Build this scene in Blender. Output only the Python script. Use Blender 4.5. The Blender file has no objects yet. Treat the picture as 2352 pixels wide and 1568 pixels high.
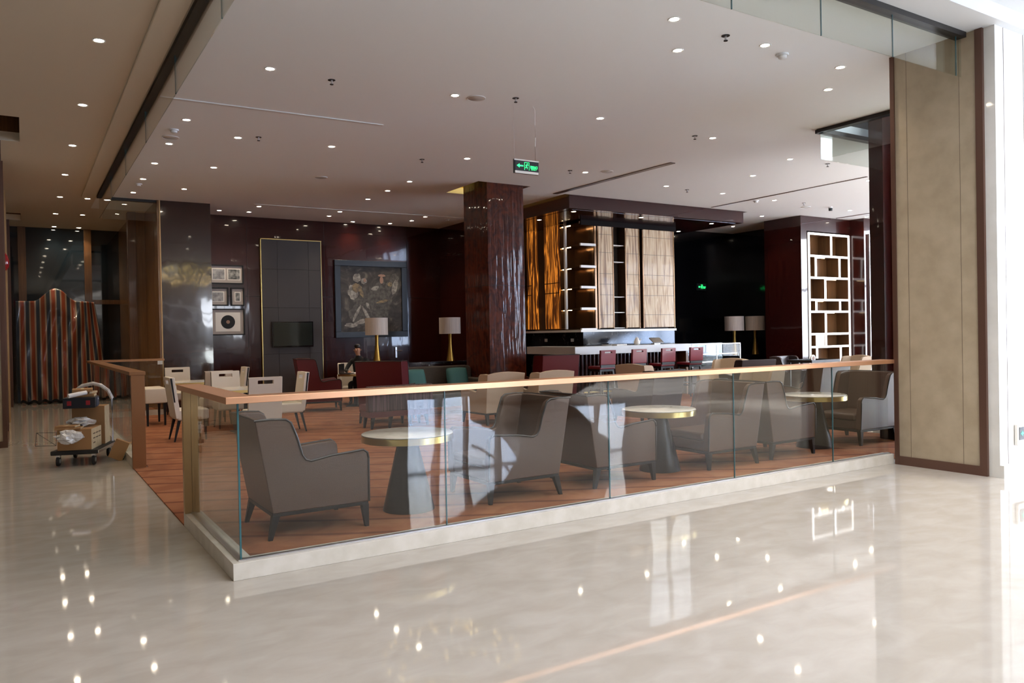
import bpy, bmesh, math, random
from mathutils import Vector, Matrix
random.seed(7)
R = math.radians
C = bpy.context.scene.collection
scene = bpy.context.scene

# ------------------------------------------------------------------ camera
YAW, PITCH, ROLL, FPX = 1.0094637, -0.0093109, -0.0189699, 1788.06
CAM = Vector((-1.14812, -5.34199, 1.6))
cf = Vector((math.cos(YAW) * math.cos(PITCH), math.sin(YAW) * math.cos(PITCH), math.sin(PITCH)))
cr = Vector((math.sin(YAW), -math.cos(YAW), 0)); cu = cr.cross(cf)
r2 = cr * math.cos(ROLL) + cu * math.sin(ROLL)
u2 = -cr * math.sin(ROLL) + cu * math.cos(ROLL)
cam_d = bpy.data.cameras.new('camera'); cam = bpy.data.objects.new('camera', cam_d); C.objects.link(cam)
cam_d.sensor_width = 36; cam_d.lens = FPX * 36 / 2352; cam_d.clip_end = 300
m = Matrix((r2, u2, -cf)).transposed().to_4x4(); m.translation = CAM
cam.matrix_world = m
scene.camera = cam

# ------------------------------------------------------------------ world and view
W = bpy.data.worlds.new('sky'); scene.world = W; W.use_nodes = True
wn = W.node_tree.nodes; wl = W.node_tree.links; wn.clear()
wo = wn.new('ShaderNodeOutputWorld'); wb = wn.new('ShaderNodeBackground')
wt = wn.new('ShaderNodeTexCoord'); wno = wn.new('ShaderNodeTexNoise'); wr = wn.new('ShaderNodeValToRGB')
wno.inputs['Scale'].default_value = 2.2; wno.inputs['Detail'].default_value = 5
wr.color_ramp.elements[0].position = .42; wr.color_ramp.elements[0].color = (.46, .64, 1, 1)
wr.color_ramp.elements[1].position = .6; wr.color_ramp.elements[1].color = (1, .97, .93, 1)
wl.new(wt.outputs['Generated'], wno.inputs['Vector']); wl.new(wno.outputs['Fac'], wr.inputs['Fac'])
wl.new(wr.outputs['Color'], wb.inputs['Color']); wl.new(wb.outputs['Background'], wo.inputs['Surface'])
wb.inputs['Strength'].default_value = 14.0
scene.view_settings.view_transform = 'Standard'; scene.view_settings.look = 'None'
scene.view_settings.exposure = 0.7; scene.view_settings.gamma = 1; scene.view_settings.use_curve_mapping = False
cy = scene.cycles
cy.max_bounces = 9; cy.diffuse_bounces = 4; cy.glossy_bounces = 5; cy.transparent_max_bounces = 20
cy.sample_clamp_indirect = 6; cy.caustics_reflective = False; cy.caustics_refractive = False
def portal(name, loc, rot, sx, sy):
    l = bpy.data.lights.new(name, 'AREA'); l.shape = 'RECTANGLE'; l.size = sx; l.size_y = sy
    o = bpy.data.objects.new(name, l); C.objects.link(o); o.location = loc; o.rotation_euler = rot
    l.cycles.is_portal = True
    return o
portal('daylight_portal_front', (18, -14.2, 3.5), (R(90), 0, R(180) + R(180)), 20, 7)
portal('daylight_portal_side', (28.2, -3, 3.5), (R(90), 0, R(90)), 22, 7)

def arealight(name, loc, sx, sy, power, col):
    l = bpy.data.lights.new(name, 'AREA'); l.shape = 'RECTANGLE'; l.size = sx; l.size_y = sy; l.energy = power; l.color = col
    o = bpy.data.objects.new(name, l); C.objects.link(o); o.location = loc
    return o
sd = bpy.data.lights.new('sun', 'SUN'); sd.energy = 58; sd.angle = R(1.5); sd.color = (1, .96, .90)
so = bpy.data.objects.new('sun', sd); C.objects.link(so); so.rotation_euler = Vector((-.93, -.05, -.325)).to_track_quat('-Z', 'Y').to_euler()
arealight('lobby_fill_light', (5, -8, 8.9), 7, 8, 850, (1, .97, .95))  # this and the next: added unseen overhead fill, brightening floor and curb
arealight('lobby_fill_light', (16, -8, 8.9), 8, 8, 1000, (1, .97, .96))

# ------------------------------------------------------------------ materials
MATS = {}
def newmat(name):
    mt = bpy.data.materials.new(name); mt.use_nodes = True
    nt = mt.node_tree; MATS[name] = mt
    return mt, nt.nodes, nt.links, nt.nodes['Principled BSDF']
def pbr(name, col, rough=.5, metal=0, coat=0, col2=None, scale=5, stretch=(1, 1, 1), pos=(.35, .65), bump=None,
        emit=None, detail=4, dist=0, kind='noise', spec=None, rot=(0, 0, 0)):
    mt, N, L, b = newmat(name)
    b.inputs['Base Color'].default_value = (*col, 1); b.inputs['Roughness'].default_value = rough
    b.inputs['Metallic'].default_value = metal; b.inputs['Coat Weight'].default_value = coat
    b.inputs['Coat Roughness'].default_value = .04
    if spec is not None: b.inputs['Specular IOR Level'].default_value = spec
    def tex(sc, st, det, dis, kd):
        tc = N.new('ShaderNodeTexCoord'); mp = N.new('ShaderNodeMapping'); mp.inputs['Scale'].default_value = st
        mp.inputs['Rotation'].default_value = rot
        L.new(tc.outputs['Object'], mp.inputs['Vector'])
        if kd == 'wave':
            t = N.new('ShaderNodeTexWave'); t.inputs['Distortion'].default_value = dis; t.inputs['Detail'].default_value = det
            t.inputs['Detail Scale'].default_value = .8
        else:
            t = N.new('ShaderNodeTexNoise'); t.inputs['Detail'].default_value = det; t.inputs['Distortion'].default_value = dis
        t.inputs['Scale'].default_value = sc
        L.new(mp.outputs['Vector'], t.inputs['Vector'])
        return t
    if col2 is not None:
        t = tex(scale, stretch, detail, dist, kind); rp = N.new('ShaderNodeValToRGB')
        rp.color_ramp.elements[0].position = pos[0]; rp.color_ramp.elements[0].color = (*col, 1)
        rp.color_ramp.elements[1].position = pos[1]; rp.color_ramp.elements[1].color = (*col2, 1)
        L.new(t.outputs['Fac'], rp.inputs['Fac']); L.new(rp.outputs['Color'], b.inputs['Base Color'])
    if bump:
        t = tex(bump[0], bump[2] if len(bump) > 2 else (1, 1, 1), 2, 0, 'noise'); bp = N.new('ShaderNodeBump')
        bp.inputs['Strength'].default_value = 1; bp.inputs['Distance'].default_value = bump[1]
        L.new(t.outputs['Fac'], bp.inputs['Height']); L.new(bp.outputs['Normal'], b.inputs['Normal'])
        if coat: L.new(bp.outputs['Normal'], b.inputs['Coat Normal'])
    if emit: b.inputs['Emission Color'].default_value = (*emit[0], 1); b.inputs['Emission Strength'].default_value = emit[1]
    return mt
def glassmat(name, tint=(.93, .96, .95), refl=1.0, wav=.0):
    mt, N, L, b = newmat(name); N.remove(b)
    lw = N.new('ShaderNodeLayerWeight'); lw.inputs['Blend'].default_value = .5
    p = N.new('ShaderNodeMath'); p.operation = 'POWER'; p.inputs[1].default_value = 5
    mu = N.new('ShaderNodeMath'); mu.operation = 'MULTIPLY_ADD'; mu.inputs[1].default_value = .95 * refl; mu.inputs[2].default_value = .045 * refl
    L.new(lw.outputs['Facing'], p.inputs[0]); L.new(p.outputs[0], mu.inputs[0])
    tr = N.new('ShaderNodeBsdfTransparent'); tr.inputs['Color'].default_value = (*tint, 1)
    gl = N.new('ShaderNodeBsdfGlossy'); gl.inputs['Roughness'].default_value = 0.0; gl.inputs['Color'].default_value = (1, 1, 1, 1)
    if wav:
        tc = N.new('ShaderNodeTexCoord'); mp = N.new('ShaderNodeMapping'); mp.inputs['Scale'].default_value = (1.3, 1.3, .35)
        t = N.new('ShaderNodeTexNoise'); t.inputs['Scale'].default_value = 3; t.inputs['Detail'].default_value = 1
        bp = N.new('ShaderNodeBump'); bp.inputs['Distance'].default_value = wav; bp.inputs['Strength'].default_value = 1
        L.new(tc.outputs['Object'], mp.inputs['Vector']); L.new(mp.outputs['Vector'], t.inputs['Vector'])
        L.new(t.outputs['Fac'], bp.inputs['Height']); L.new(bp.outputs['Normal'], gl.inputs['Normal'])
    mx = N.new('ShaderNodeMixShader'); L.new(mu.outputs[0], mx.inputs[0]); L.new(tr.outputs[0], mx.inputs[1]); L.new(gl.outputs[0], mx.inputs[2])
    L.new(mx.outputs[0], N['Material Output'].inputs['Surface'])
    return mt
M = MATS
pbr('panel_matt', (.012, .010, .010), .9, spec=.1)
pbr('lobby_stone', (.13, .10, .085), .4)
pbr('ceiling_paint', (.89, .935, .955), .8)
pbr('ceiling_warm_lit', (.74, .66, .54), .8)  # off-white ceiling with the warm lamplight tinted into its colour
pbr('white_paint', (.72, .74, .74), .5)
pbr('dark_metal', (.03, .028, .027), .35, .6)
pbr('black_wood', (.008, .008, .009), .4, spec=.3)
pbr('rail_metal', (.80, .44, .26), .34, .85, bump=(60, .0002, (1, 12, 1)))
pbr('rail_dark', (.34, .17, .08), .35, .75)
pbr('post_metal', (.50, .33, .16), .42, .5, col2=(.44, .28, .13), scale=3)
pbr('brass', (.72, .55, .22), .28, 1)
pbr('gold', (.42, .25, .06), .32, .9)
pbr('cove_gold', (.62, .46, .10), .5)
pbr('leather_brown', (.098, .055, .038), .42, bump=(180, .0012), coat=.15)
pbr('leather_red', (.11, .008, .012), .38, bump=(160, .001), coat=.2)
pbr('stool_red', (.19, .012, .02), .28, coat=.3)
pbr('dark_leather', (.022, .013, .014), .35)
pbr('piping', (.02, .015, .014), .4)
pbr('beige_fabric', (.58, .46, .34), .85, col2=(.52, .41, .30), scale=160, bump=(220, .001))
pbr('white_leather', (.70, .64, .56), .5, bump=(120, .0006))
pbr('sofa_fabric', (.055, .045, .037), .9, bump=(200, .001), col2=(.075, .062, .05), scale=60)
pbr('teal_fabric', (.035, .13, .13), .7, bump=(150, .001))
pbr('striped_plum', (.030, .014, .018), .5, col2=(.13, .075, .085), scale=9, stretch=(5, 5, .12), pos=(.42, .62), detail=6)
pbr('shade_fabric', (.62, .55, .50), .55, col2=(.50, .44, .40), scale=10, stretch=(6, 6, .15), bump=(14, .004, (6, 6, .15)))
pbr('table_marble', (.75, .72, .66), .12, col2=(.60, .56, .50), scale=5, detail=8, dist=1.2, pos=(.45, .75))
pbr('table_bronze', (.026, .028, .030), .32, .6, bump=(10, .001, (1, 1, 8)))
pbr('floor_marble', (.42, .385, .345), .04, col2=(.48, .45, .415), scale=3.4, stretch=(1, 1.8, 1), detail=12, dist=.5, pos=(.35, .7))
pbr('curb_marble', (.56, .53, .47), .25, col2=(.64, .61, .56), scale=7, detail=8)
pbr('pier_stone', (.40, .33, .235), .55, col2=(.47, .395, .29), scale=5, detail=9, pos=(.35, .65), bump=(80, .0005))
pbr('white_marble', (.70, .70, .68), .05, col2=(.80, .80, .79), scale=2, detail=6, pos=(.4, .62))
pbr('bronze_trim', (.14, .075, .055), .4, .5)
pbr('carpet', (.26, .088, .036), .95, col2=(.34, .135, .060), scale=2.4, detail=3, dist=1.0, pos=(.38, .62), bump=(300, .003))
pbr('cherry', (.024, .0030, .0026), .22, coat=.7, spec=.2, col2=(.034, .006, .0035), scale=3, stretch=(5, 5, .6), detail=6, bump=(2.0, .004, (1.4, 1.4, .4)))
pbr('cherry_burl', (.10, .020, .007), .3, coat=.55, spec=.15, col2=(.030, .005, .003), scale=6, stretch=(1, 1, .8), detail=8, dist=1.5, bump=(3.0, .010, (3, 3, .3)))
pbr('pier_lacquer', (.020, .007, .005), .15, coat=1, col2=(.032, .012, .009), scale=3, stretch=(5, 5, .5), bump=(1.5, .005, (1.3, 1.3, .7)))
pbr('black_lacquer', (.003, .003, .004), .12, coat=.5)
pbr('panel_grey', (.040, .035, .036), .6)
pbr('brown_wood', (.16, .075, .028), .3, col2=(.11, .05, .018), scale=4, stretch=(8, 8, .4), detail=5, coat=.3)
pbr('corridor_wood', (.24, .125, .05), .25, col2=(.19, .095, .036), scale=3, stretch=(6, 6, .4), coat=.4)
pbr('night_glass', (.012, .020, .028), .03, coat=1)
pbr('screen', (.02, .028, .027), .08, coat=.6)
pbr('frame_navy', (.007, .012, .022), .4)
pbr('amber_mirror', (.16, .085, .04), .15, .7)
pbr('shelf_white', (.82, .80, .76), .35)
pbr('black_marble', (.010, .010, .012), .08, col2=(.16, .15, .14), scale=5, detail=12, dist=2.5, pos=(.60, .80))
pbr('counter_stone', (.55, .56, .57), .25)
pbr('counter_brown', (.11, .075, .06), .3)
pbr('rubber', (.012, .012, .013), .6)
pbr('wheel_grey', (.28, .27, .25), .5)
pbr('cardboard', (.36, .20, .09), .8)
pbr('cardboard_pale', (.56, .45, .29), .8, col2=(.48, .38, .24), scale=14)
pbr('ink', (.12, .08, .05), .8)
pbr('blue_box', (.012, .05, .11), .4); pbr('navy_box', (.006, .009, .018), .4); pbr('red_mark', (.30, .01, .02), .5)
pbr('plastic_wrap', (.62, .62, .64), .12, coat=.6, bump=(14, .03))
pbr('paper', (.80, .80, .84), .6)
pbr('skin', (.50, .27, .18), .5); pbr('hair', (.006, .005, .006), .4); pbr('black_cloth', (.010, .010, .012), .8)
pbr('lips', (.32, .10, .09), .5)
pbr('steel', (.60, .60, .62), .3, 1); pbr('glossy_red', (.30, .01, .015), .12, coat=1)
pbr('concrete', (.60, .60, .60), .7); pbr('stair_stone', (.52, .50, .47), .25)
pbr('lamp_glow', (1, .9, .75), .5, emit=((1, .86, .66), 45)); pbr('strip_glow', (1, .8, .55), .5, emit=((1, .74, .42), 9))
pbr('cove_glow', (1, .8, .3), .5, emit=((1, .74, .22), 5)); pbr('case_glow', (1, 1, 1), .5, emit=((1, .95, .88), 1.3))
pbr('bookcase_painted_glow', (1, 1, 1), .5, emit=((1, .93, .88), 1.0))  # emission stands in for overexposed daylight on the bookcase
pbr('sign_green', (.02, .6, .2), .5, emit=((.03, 1, .22), 1.3)); pbr('sign_black', (.008, .012, .014), .4)
pbr('sign_green_soft', (.1, .7, .4), .5, emit=((.06, .6, .32), .9))
pbr('chandelier_glow', (1, .8, .4), .5, emit=((1, .68, .25), 12)); pbr('ember', (.6, .08, .02), .5, emit=((1, .10, .02), 1.2))
glassmat('rail_glass', (.95, .97, .96), .9, .0012); glassmat('curtain_glass', (.90, .93, .91), 1.0, .001)
glassmat('case_glass', (.95, .97, .98), .3); glassmat('window_glass', (.96, .98, 1), 1.0)
pbr('glass_edge', (.035, .12, .14), .25)
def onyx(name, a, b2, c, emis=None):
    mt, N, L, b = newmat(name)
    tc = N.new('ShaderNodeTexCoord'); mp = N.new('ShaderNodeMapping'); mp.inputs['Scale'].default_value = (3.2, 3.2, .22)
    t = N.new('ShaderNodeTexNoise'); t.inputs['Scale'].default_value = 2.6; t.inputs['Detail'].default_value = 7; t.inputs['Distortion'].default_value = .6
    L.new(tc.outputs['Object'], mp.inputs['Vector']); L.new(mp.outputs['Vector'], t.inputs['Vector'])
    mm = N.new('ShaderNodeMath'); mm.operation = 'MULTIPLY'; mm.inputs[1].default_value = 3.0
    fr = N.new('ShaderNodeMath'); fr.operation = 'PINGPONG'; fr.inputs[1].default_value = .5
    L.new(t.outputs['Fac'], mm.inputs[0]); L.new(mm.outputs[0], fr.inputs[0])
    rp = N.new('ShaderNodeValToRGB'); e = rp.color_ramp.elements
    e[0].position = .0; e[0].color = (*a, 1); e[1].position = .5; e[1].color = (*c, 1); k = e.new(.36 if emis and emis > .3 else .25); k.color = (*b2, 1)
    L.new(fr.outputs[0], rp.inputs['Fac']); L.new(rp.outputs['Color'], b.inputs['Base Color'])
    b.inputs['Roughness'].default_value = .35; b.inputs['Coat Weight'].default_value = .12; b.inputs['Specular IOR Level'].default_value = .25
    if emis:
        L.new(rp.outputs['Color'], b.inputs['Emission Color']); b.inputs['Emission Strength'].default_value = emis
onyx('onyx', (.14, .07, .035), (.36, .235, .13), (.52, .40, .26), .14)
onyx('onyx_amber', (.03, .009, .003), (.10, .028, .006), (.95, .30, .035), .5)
def tarpmat():
    mt, N, L, b = newmat('tarpaulin')
    tc = N.new('ShaderNodeTexCoord'); sp = N.new('ShaderNodeSeparateXYZ'); L.new(tc.outputs['UV'], sp.inputs[0])
    mm = N.new('ShaderNodeMath'); mm.operation = 'MULTIPLY'; mm.inputs[1].default_value = 9.0; L.new(sp.outputs['X'], mm.inputs[0])
    fr = N.new('ShaderNodeMath'); fr.operation = 'FRACT'; L.new(mm.outputs[0], fr.inputs[0])
    rp = N.new('ShaderNodeValToRGB'); rp.color_ramp.interpolation = 'CONSTANT'; e = rp.color_ramp.elements
    cols = [(0, (.035, .055, .085)), (.28, (.42, .32, .24)), (.42, (.34, .075, .035)), (.78, (.42, .32, .24)), (.93, (.035, .055, .085))]
    e[0].position = 0; e[0].color = (*cols[0][1], 1); e[1].position = .28; e[1].color = (*cols[1][1], 1)
    for p, c_ in cols[2:]:
        k = e.new(p); k.color = (*c_, 1)
    L.new(fr.outputs[0], rp.inputs['Fac']); L.new(rp.outputs['Color'], b.inputs['Base Color'])
    b.inputs['Roughness'].default_value = .32; b.inputs['Coat Weight'].default_value = .5
tarpmat()
def carpetlines():
    mt = M['carpet']; N = mt.node_tree.nodes; L = mt.node_tree.links; b = N['Principled BSDF']
    src = b.inputs['Base Color'].links[0].from_socket
    tc = N.new('ShaderNodeTexCoord'); mp = N.new('ShaderNodeMapping'); mp.inputs['Rotation'].default_value = (0, 0, R(28))
    w = N.new('ShaderNodeTexWave'); w.bands_direction = 'Y'; w.inputs['Scale'].default_value = .62; w.inputs['Distortion'].default_value = 7
    w.inputs['Detail'].default_value = 1.2; w.inputs['Detail Scale'].default_value = .35
    L.new(tc.outputs['Object'], mp.inputs['Vector']); L.new(mp.outputs['Vector'], w.inputs['Vector'])
    rp = N.new('ShaderNodeValToRGB'); e = rp.color_ramp.elements; e[0].position = .015; e[0].color = (.55, .42, .38, 1); e[1].position = .07; e[1].color = (1, 1, 1, 1)
    L.new(w.outputs['Fac'], rp.inputs['Fac'])
    mx = N.new('ShaderNodeMix'); mx.data_type = 'RGBA'; mx.blend_type = 'MULTIPLY'; mx.inputs[0].default_value = 1
    L.new(src, mx.inputs[6]); L.new(rp.outputs['Color'], mx.inputs[7]); L.new(mx.outputs[2], b.inputs['Base Color'])
carpetlines()
def paintmat():
    mt, N, L, b = newmat('painting_canvas')
    tc = N.new('ShaderNodeTexCoord'); t = N.new('ShaderNodeTexNoise'); t.inputs['Scale'].default_value = 2.4; t.inputs['Detail'].default_value = 9; t.inputs['Distortion'].default_value = 2.2
    L.new(tc.outputs['Object'], t.inputs['Vector']); rp = N.new('ShaderNodeValToRGB'); e = rp.color_ramp.elements
    e[0].position = .35; e[0].color = (.030, .026, .026, 1); e[1].position = .78; e[1].color = (.22, .20, .16, 1); k = e.new(.55); k.color = (.062, .055, .050, 1)
    L.new(t.outputs['Fac'], rp.inputs['Fac']); L.new(rp.outputs['Color'], b.inputs['Base Color']); b.inputs['Roughness'].default_value = .6
paintmat()
pbr('paint_ochre', (.34, .25, .13), .6, col2=(.12, .10, .08), scale=12); pbr('paint_pale', (.42, .40, .36), .6, col2=(.16, .15, .14), scale=14)
pbr('paint_grey', (.13, .125, .11), .6, col2=(.055, .05, .048), scale=14, detail=8); pbr('paint_rose', (.36, .22, .17), .6)
pbr('photo_mat', (.42, .38, .36), .5); pbr('photo_grey', (.16, .16, .17), .35, col2=(.45, .45, .46), scale=9, detail=6)
pbr('photo_dark', (.03, .035, .035), .35, col2=(.35, .35, .34), scale=12)

# ------------------------------------------------------------------ mesh helpers
class MB:
    def __init__(s): s.v = []; s.f = []; s.uv = None
    def box(s, x0, y0, z0, x1, y1, z1, mt=None):
        n = len(s.v)
        P = [(x0, y0, z0), (x1, y0, z0), (x1, y1, z0), (x0, y1, z0), (x0, y0, z1), (x1, y0, z1), (x1, y1, z1), (x0, y1, z1)]
        if mt: P = [tuple(mt @ Vector(p)) for p in P]
        s.v += P
        s.f += [tuple(n + i for i in q) for q in ((0, 3, 2, 1), (4, 5, 6, 7), (0, 1, 5, 4), (1, 2, 6, 5), (2, 3, 7, 6), (3, 0, 4, 7))]
        return s
    def taper(s, b, t):     # b, t: (x0,y0,x1,y1,z)
        n = len(s.v)
        for q in (b, t): s.v += [(q[0], q[1], q[4]), (q[2], q[1], q[4]), (q[2], q[3], q[4]), (q[0], q[3], q[4])]
        s.f += [tuple(n + i for i in q) for q in ((0, 3, 2, 1), (4, 5, 6, 7), (0, 1, 5, 4), (1, 2, 6, 5), (2, 3, 7, 6), (3, 0, 4, 7))]
        return s
    def prism(s, poly, a, b, axis='y'):
        n = len(s.v); k = len(poly)
        def p3(p, d): return {'y': (p[0], d, p[1]), 'x': (d, p[0], p[1]), 'z': (p[0], p[1], d)}[axis]
        s.v += [p3(p, a) for p in poly] + [p3(p, b) for p in poly]
        s.f += [tuple(range(n, n + k)), tuple(range(n + 2 * k - 1, n + k - 1, -1))]
        s.f += [(n + i, n + k + i, n + k + (i + 1) % k, n + (i + 1) % k) for i in range(k)]
        return s
    def lathe(s, prof, n=28, c=(0, 0), cap=True, axis='z'):
        st = len(s.v)
        for r_, z in prof:
            for i in range(n):
                a = 2 * math.pi * i / n; x, y = r_ * math.cos(a), r_ * math.sin(a)
                s.v.append({'z': (c[0] + x, c[1] + y, z), 'y': (c[0] + x, z, c[1] + y), 'x': (z, c[0] + x, c[1] + y)}[axis])
        for j in range(len(prof) - 1):
            for i in range(n):
                s.f.append((st + j * n + i, st + j * n + (i + 1) % n, st + (j + 1) * n + (i + 1) % n, st + (j + 1) * n + i))
        if cap: s.f += [tuple(range(st + n - 1, st - 1, -1)), tuple(range(st + (len(prof) - 1) * n, st + len(prof) * n))]
        return s
    def tube(s, path, r, n=8, r_end=None):
        st = len(s.v); P = [Vector(p) for p in path]; k = len(P)
        for i, p in enumerate(P):
            d = (P[min(i + 1, k - 1)] - P[max(i - 1, 0)]).normalized()
            a = d.cross(Vector((0, 0, 1)));
            if a.length < 1e-3: a = d.cross(Vector((0, 1, 0)))
            a.normalize(); b = d.cross(a); rr = r if r_end is None else r + (r_end - r) * i / (k - 1)
            for j in range(n):
                t = 2 * math.pi * j / n; s.v.append(tuple(p + a * rr * math.cos(t) + b * rr * math.sin(t)))
        for i in range(k - 1):
            for j in range(n): s.f.append((st + i * n + j, st + i * n + (j + 1) % n, st + (i + 1) * n + (j + 1) % n, st + (i + 1) * n + j))
        s.f += [tuple(range(st + n - 1, st - 1, -1)), tuple(range(st + (k - 1) * n, st + k * n))]
        return s
    def grid(s, fn, nu, nv, uv=False):
        st = len(s.v); uvs = []
        for j in range(nv + 1):
            for i in range(nu + 1): s.v.append(tuple(fn(i / nu, j / nv))); uvs.append((i / nu, j / nv))
        for j in range(nv):
            for i in range(nu): a = st + j * (nu + 1) + i; s.f.append((a, a + 1, a + nu + 2, a + nu + 1))
        if uv: s.uv = uvs
        return s
    def plate(s, poly, a, b): return s.prism(poly, a, b, 'z')
    def build(s, name, mat, parent=None, bevel=0, seg=2, smooth=False, sub=0, solid=0, loc=None, rotz=None):
        me = bpy.data.meshes.new(name); me.from_pydata(s.v, [], s.f); me.materials.append(M[mat])
        if s.uv:
            ul = me.uv_layers.new(name='UVMap')
            for lp in me.loops: ul.data[lp.index].uv = s.uv[lp.vertex_index]
        bm = bmesh.new(); bm.from_mesh(me); bmesh.ops.recalc_face_normals(bm, faces=bm.faces); bm.to_mesh(me); bm.free()
        o = bpy.data.objects.new(name, me); C.objects.link(o)
        if parent: o.parent = parent
        if loc: o.location = loc
        if rotz is not None: o.rotation_euler = (0, 0, rotz)
        if smooth or bevel:
            for p in me.polygons: p.use_smooth = True
        if solid:
            md = o.modifiers.new('solid', 'SOLIDIFY'); md.thickness = solid
        if bevel:
            md = o.modifiers.new('bevel', 'BEVEL'); md.width = bevel; md.segments = seg; md.limit_method = 'ANGLE'; md.angle_limit = R(35)
            md.harden_normals = True
        elif smooth and not sub:
            sharp(me)
        if sub:
            md = o.modifiers.new('sub', 'SUBSURF'); md.levels = sub; md.render_levels = sub
        return o
def sharp(me, ang=R(40)):
    bm = bmesh.new(); bm.from_mesh(me)
    for e in bm.edges:
        if len(e.link_faces) == 2 and e.calc_face_angle(0) > ang: e.smooth = False
    bm.to_mesh(me); bm.free()
def B(*a): return MB().box(*a)
def thing(name, label, cat, loc=(0, 0, 0), rotz=0, group=None):
    o = bpy.data.objects.new(name, None); C.objects.link(o); o.empty_display_size = .1
    o.location = loc; o.rotation_euler = (0, 0, rotz); o['label'] = label; o['category'] = cat
    if group: o['group'] = group
    return o
def tag(o, label, cat, group=None):
    o['label'] = label; o['category'] = cat
    if group: o['group'] = group
    return o
def struct(o): o['kind'] = 'structure'; return o
def dup(root, loc, rotz, label, group=None):
    r = root.copy(); C.objects.link(r); r.location = loc; r.rotation_euler = (0, 0, rotz); r['label'] = label
    if group: r['group'] = group
    for ch in list(root.children):
        c = ch.copy(); C.objects.link(c); c.parent = r
        for g in list(ch.children):
            d = g.copy(); C.objects.link(d); d.parent = c
    return r
class Kind:      # first placement uses the prototype itself, then copies
    def __init__(s, make): s.make = make; s.p = None
    def put(s, loc, rotz, label, group=None):
        if s.p is None:
            s.p = s.make(); s.p.location = loc; s.p.rotation_euler = (0, 0, rotz); s.p['label'] = label
            if group: s.p['group'] = group
            return s.p
        return dup(s.p, loc, rotz, label, group)
def slab_with_holes(x0, y0, x1, y1, z0, z1, holes):
    xs = sorted({x0, x1} | {h[0] for h in holes} | {h[2] for h in holes}); ys = sorted({y0, y1} | {h[1] for h in holes} | {h[3] for h in holes})
    xs = [x for x in xs if x0 <= x <= x1]; ys = [y for y in ys if y0 <= y <= y1]
    mb = MB(); idx = {}
    def vi(x, y, z):
        k = (x, y, z)
        if k not in idx: idx[k] = len(mb.v); mb.v.append(k)
        return idx[k]
    def solid(i, j):
        if i < 0 or j < 0 or i >= len(xs) - 1 or j >= len(ys) - 1: return False
        cx_, cy_ = (xs[i] + xs[i + 1]) / 2, (ys[j] + ys[j + 1]) / 2
        return not any(h[0] < cx_ < h[2] and h[1] < cy_ < h[3] for h in holes)
    for i in range(len(xs) - 1):
        for j in range(len(ys) - 1):
            if not solid(i, j): continue
            a, b, c_, d = (xs[i], ys[j]), (xs[i + 1], ys[j]), (xs[i + 1], ys[j + 1]), (xs[i], ys[j + 1])
            mb.f.append(tuple(vi(*p, z0) for p in (a, d, c_, b))); mb.f.append(tuple(vi(*p, z1) for p in (a, b, c_, d)))
            for (p, q_), (di, dj) in (((a, b), (0, -1)), ((b, c_), (1, 0)), ((c_, d), (0, 1)), ((d, a), (-1, 0))):
                if not solid(i + di, j + dj): mb.f.append((vi(*p, z0), vi(*q_, z0), vi(*q_, z1), vi(*p, z1)))
    return mb
ZC = 4.73
ORD = ['nearest', 'second', 'third', 'fourth', 'fifth', 'sixth', 'seventh', 'eighth', 'ninth', 'tenth']

# ------------------------------------------------------------------ setting
struct(B(-8, -14, -.25, 30, 20.6, 0).build('floor', 'floor_marble'))
cp = MB().plate([(.17, .19), (9.7, .19), (9.7, 2.7), (20.5, 2.7), (20.5, 15.1), (.17, 15.1)], 0, .012)
struct(cp.build('floor_carpet', 'carpet'))
struct(B(.0, 1.86, .0, .17, 5.44, .012).build('floor_carpet_threshold', 'carpet'))
HOLES = [(6.78, 8.44, 8.06, 9.86), (9.25, 8.84, 15.25, 12.8), (9.62, -.9, 22, 2.42), (-2.4, 7.4, -1.12, 8.95), (-2.4, 16.8, -1.12, 18.0)]
struct(slab_with_holes(.27, -.85, 22, 15.3, ZC, ZC + .14, HOLES).build('ceiling', 'ceiling_paint'))
struct(slab_with_holes(-8.2, -14.2, .27, 20.6, ZC, ZC + .14, HOLES).build('ceiling_corridor', 'ceiling_warm_lit'))
struct(B(.27, 15.3, ZC, 3, 20.6, ZC + .14).build('ceiling_corridor_end', 'ceiling_warm_lit'))
struct(B(-.02, -14, ZC - .03, .24, 13.6, ZC).build('ceiling_band', 'ceiling_warm_lit', bevel=.012))
struct(slab_with_holes(-6, 7.3, -1.1, 18.2, ZC + .5, ZC + .56, []).build('ceiling_recess', 'brown_wood'))
mb = MB().box(-6, 7.25, ZC + .14, -1.05, 7.4, ZC + .56).box(-6, 18.0, ZC + .14, -1.05, 18.2, ZC + .56).box(-1.12, 7.3, ZC + .14, -1.0, 18.1, ZC + .56).box(-6, 8.95, ZC + .14, -1.1, 16.8, ZC + .5).box(-6.1, 7.3, ZC + .14, -5.9, 18.2, ZC + .56)
struct(mb.build('ceiling_recess_sides', 'brown_wood'))
struct(B(-8.2, 9.0, 0, -2.0, 9.2, ZC).build('wall_left_return', 'pier_stone'))
mb = MB().box(9.0, 8.6, ZC + .141, 9.25, 13, ZC + .3).box(15.25, 8.6, ZC + .141, 15.5, 13, ZC + .3).box(9.0, 8.6, ZC + .141, 15.5, 8.84, ZC + .3).box(9.0, 12.8, ZC + .141, 15.5, 13, ZC + .3)
struct(mb.build('ceiling_canopy_pocket_sides', 'cove_gold'))
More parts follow.
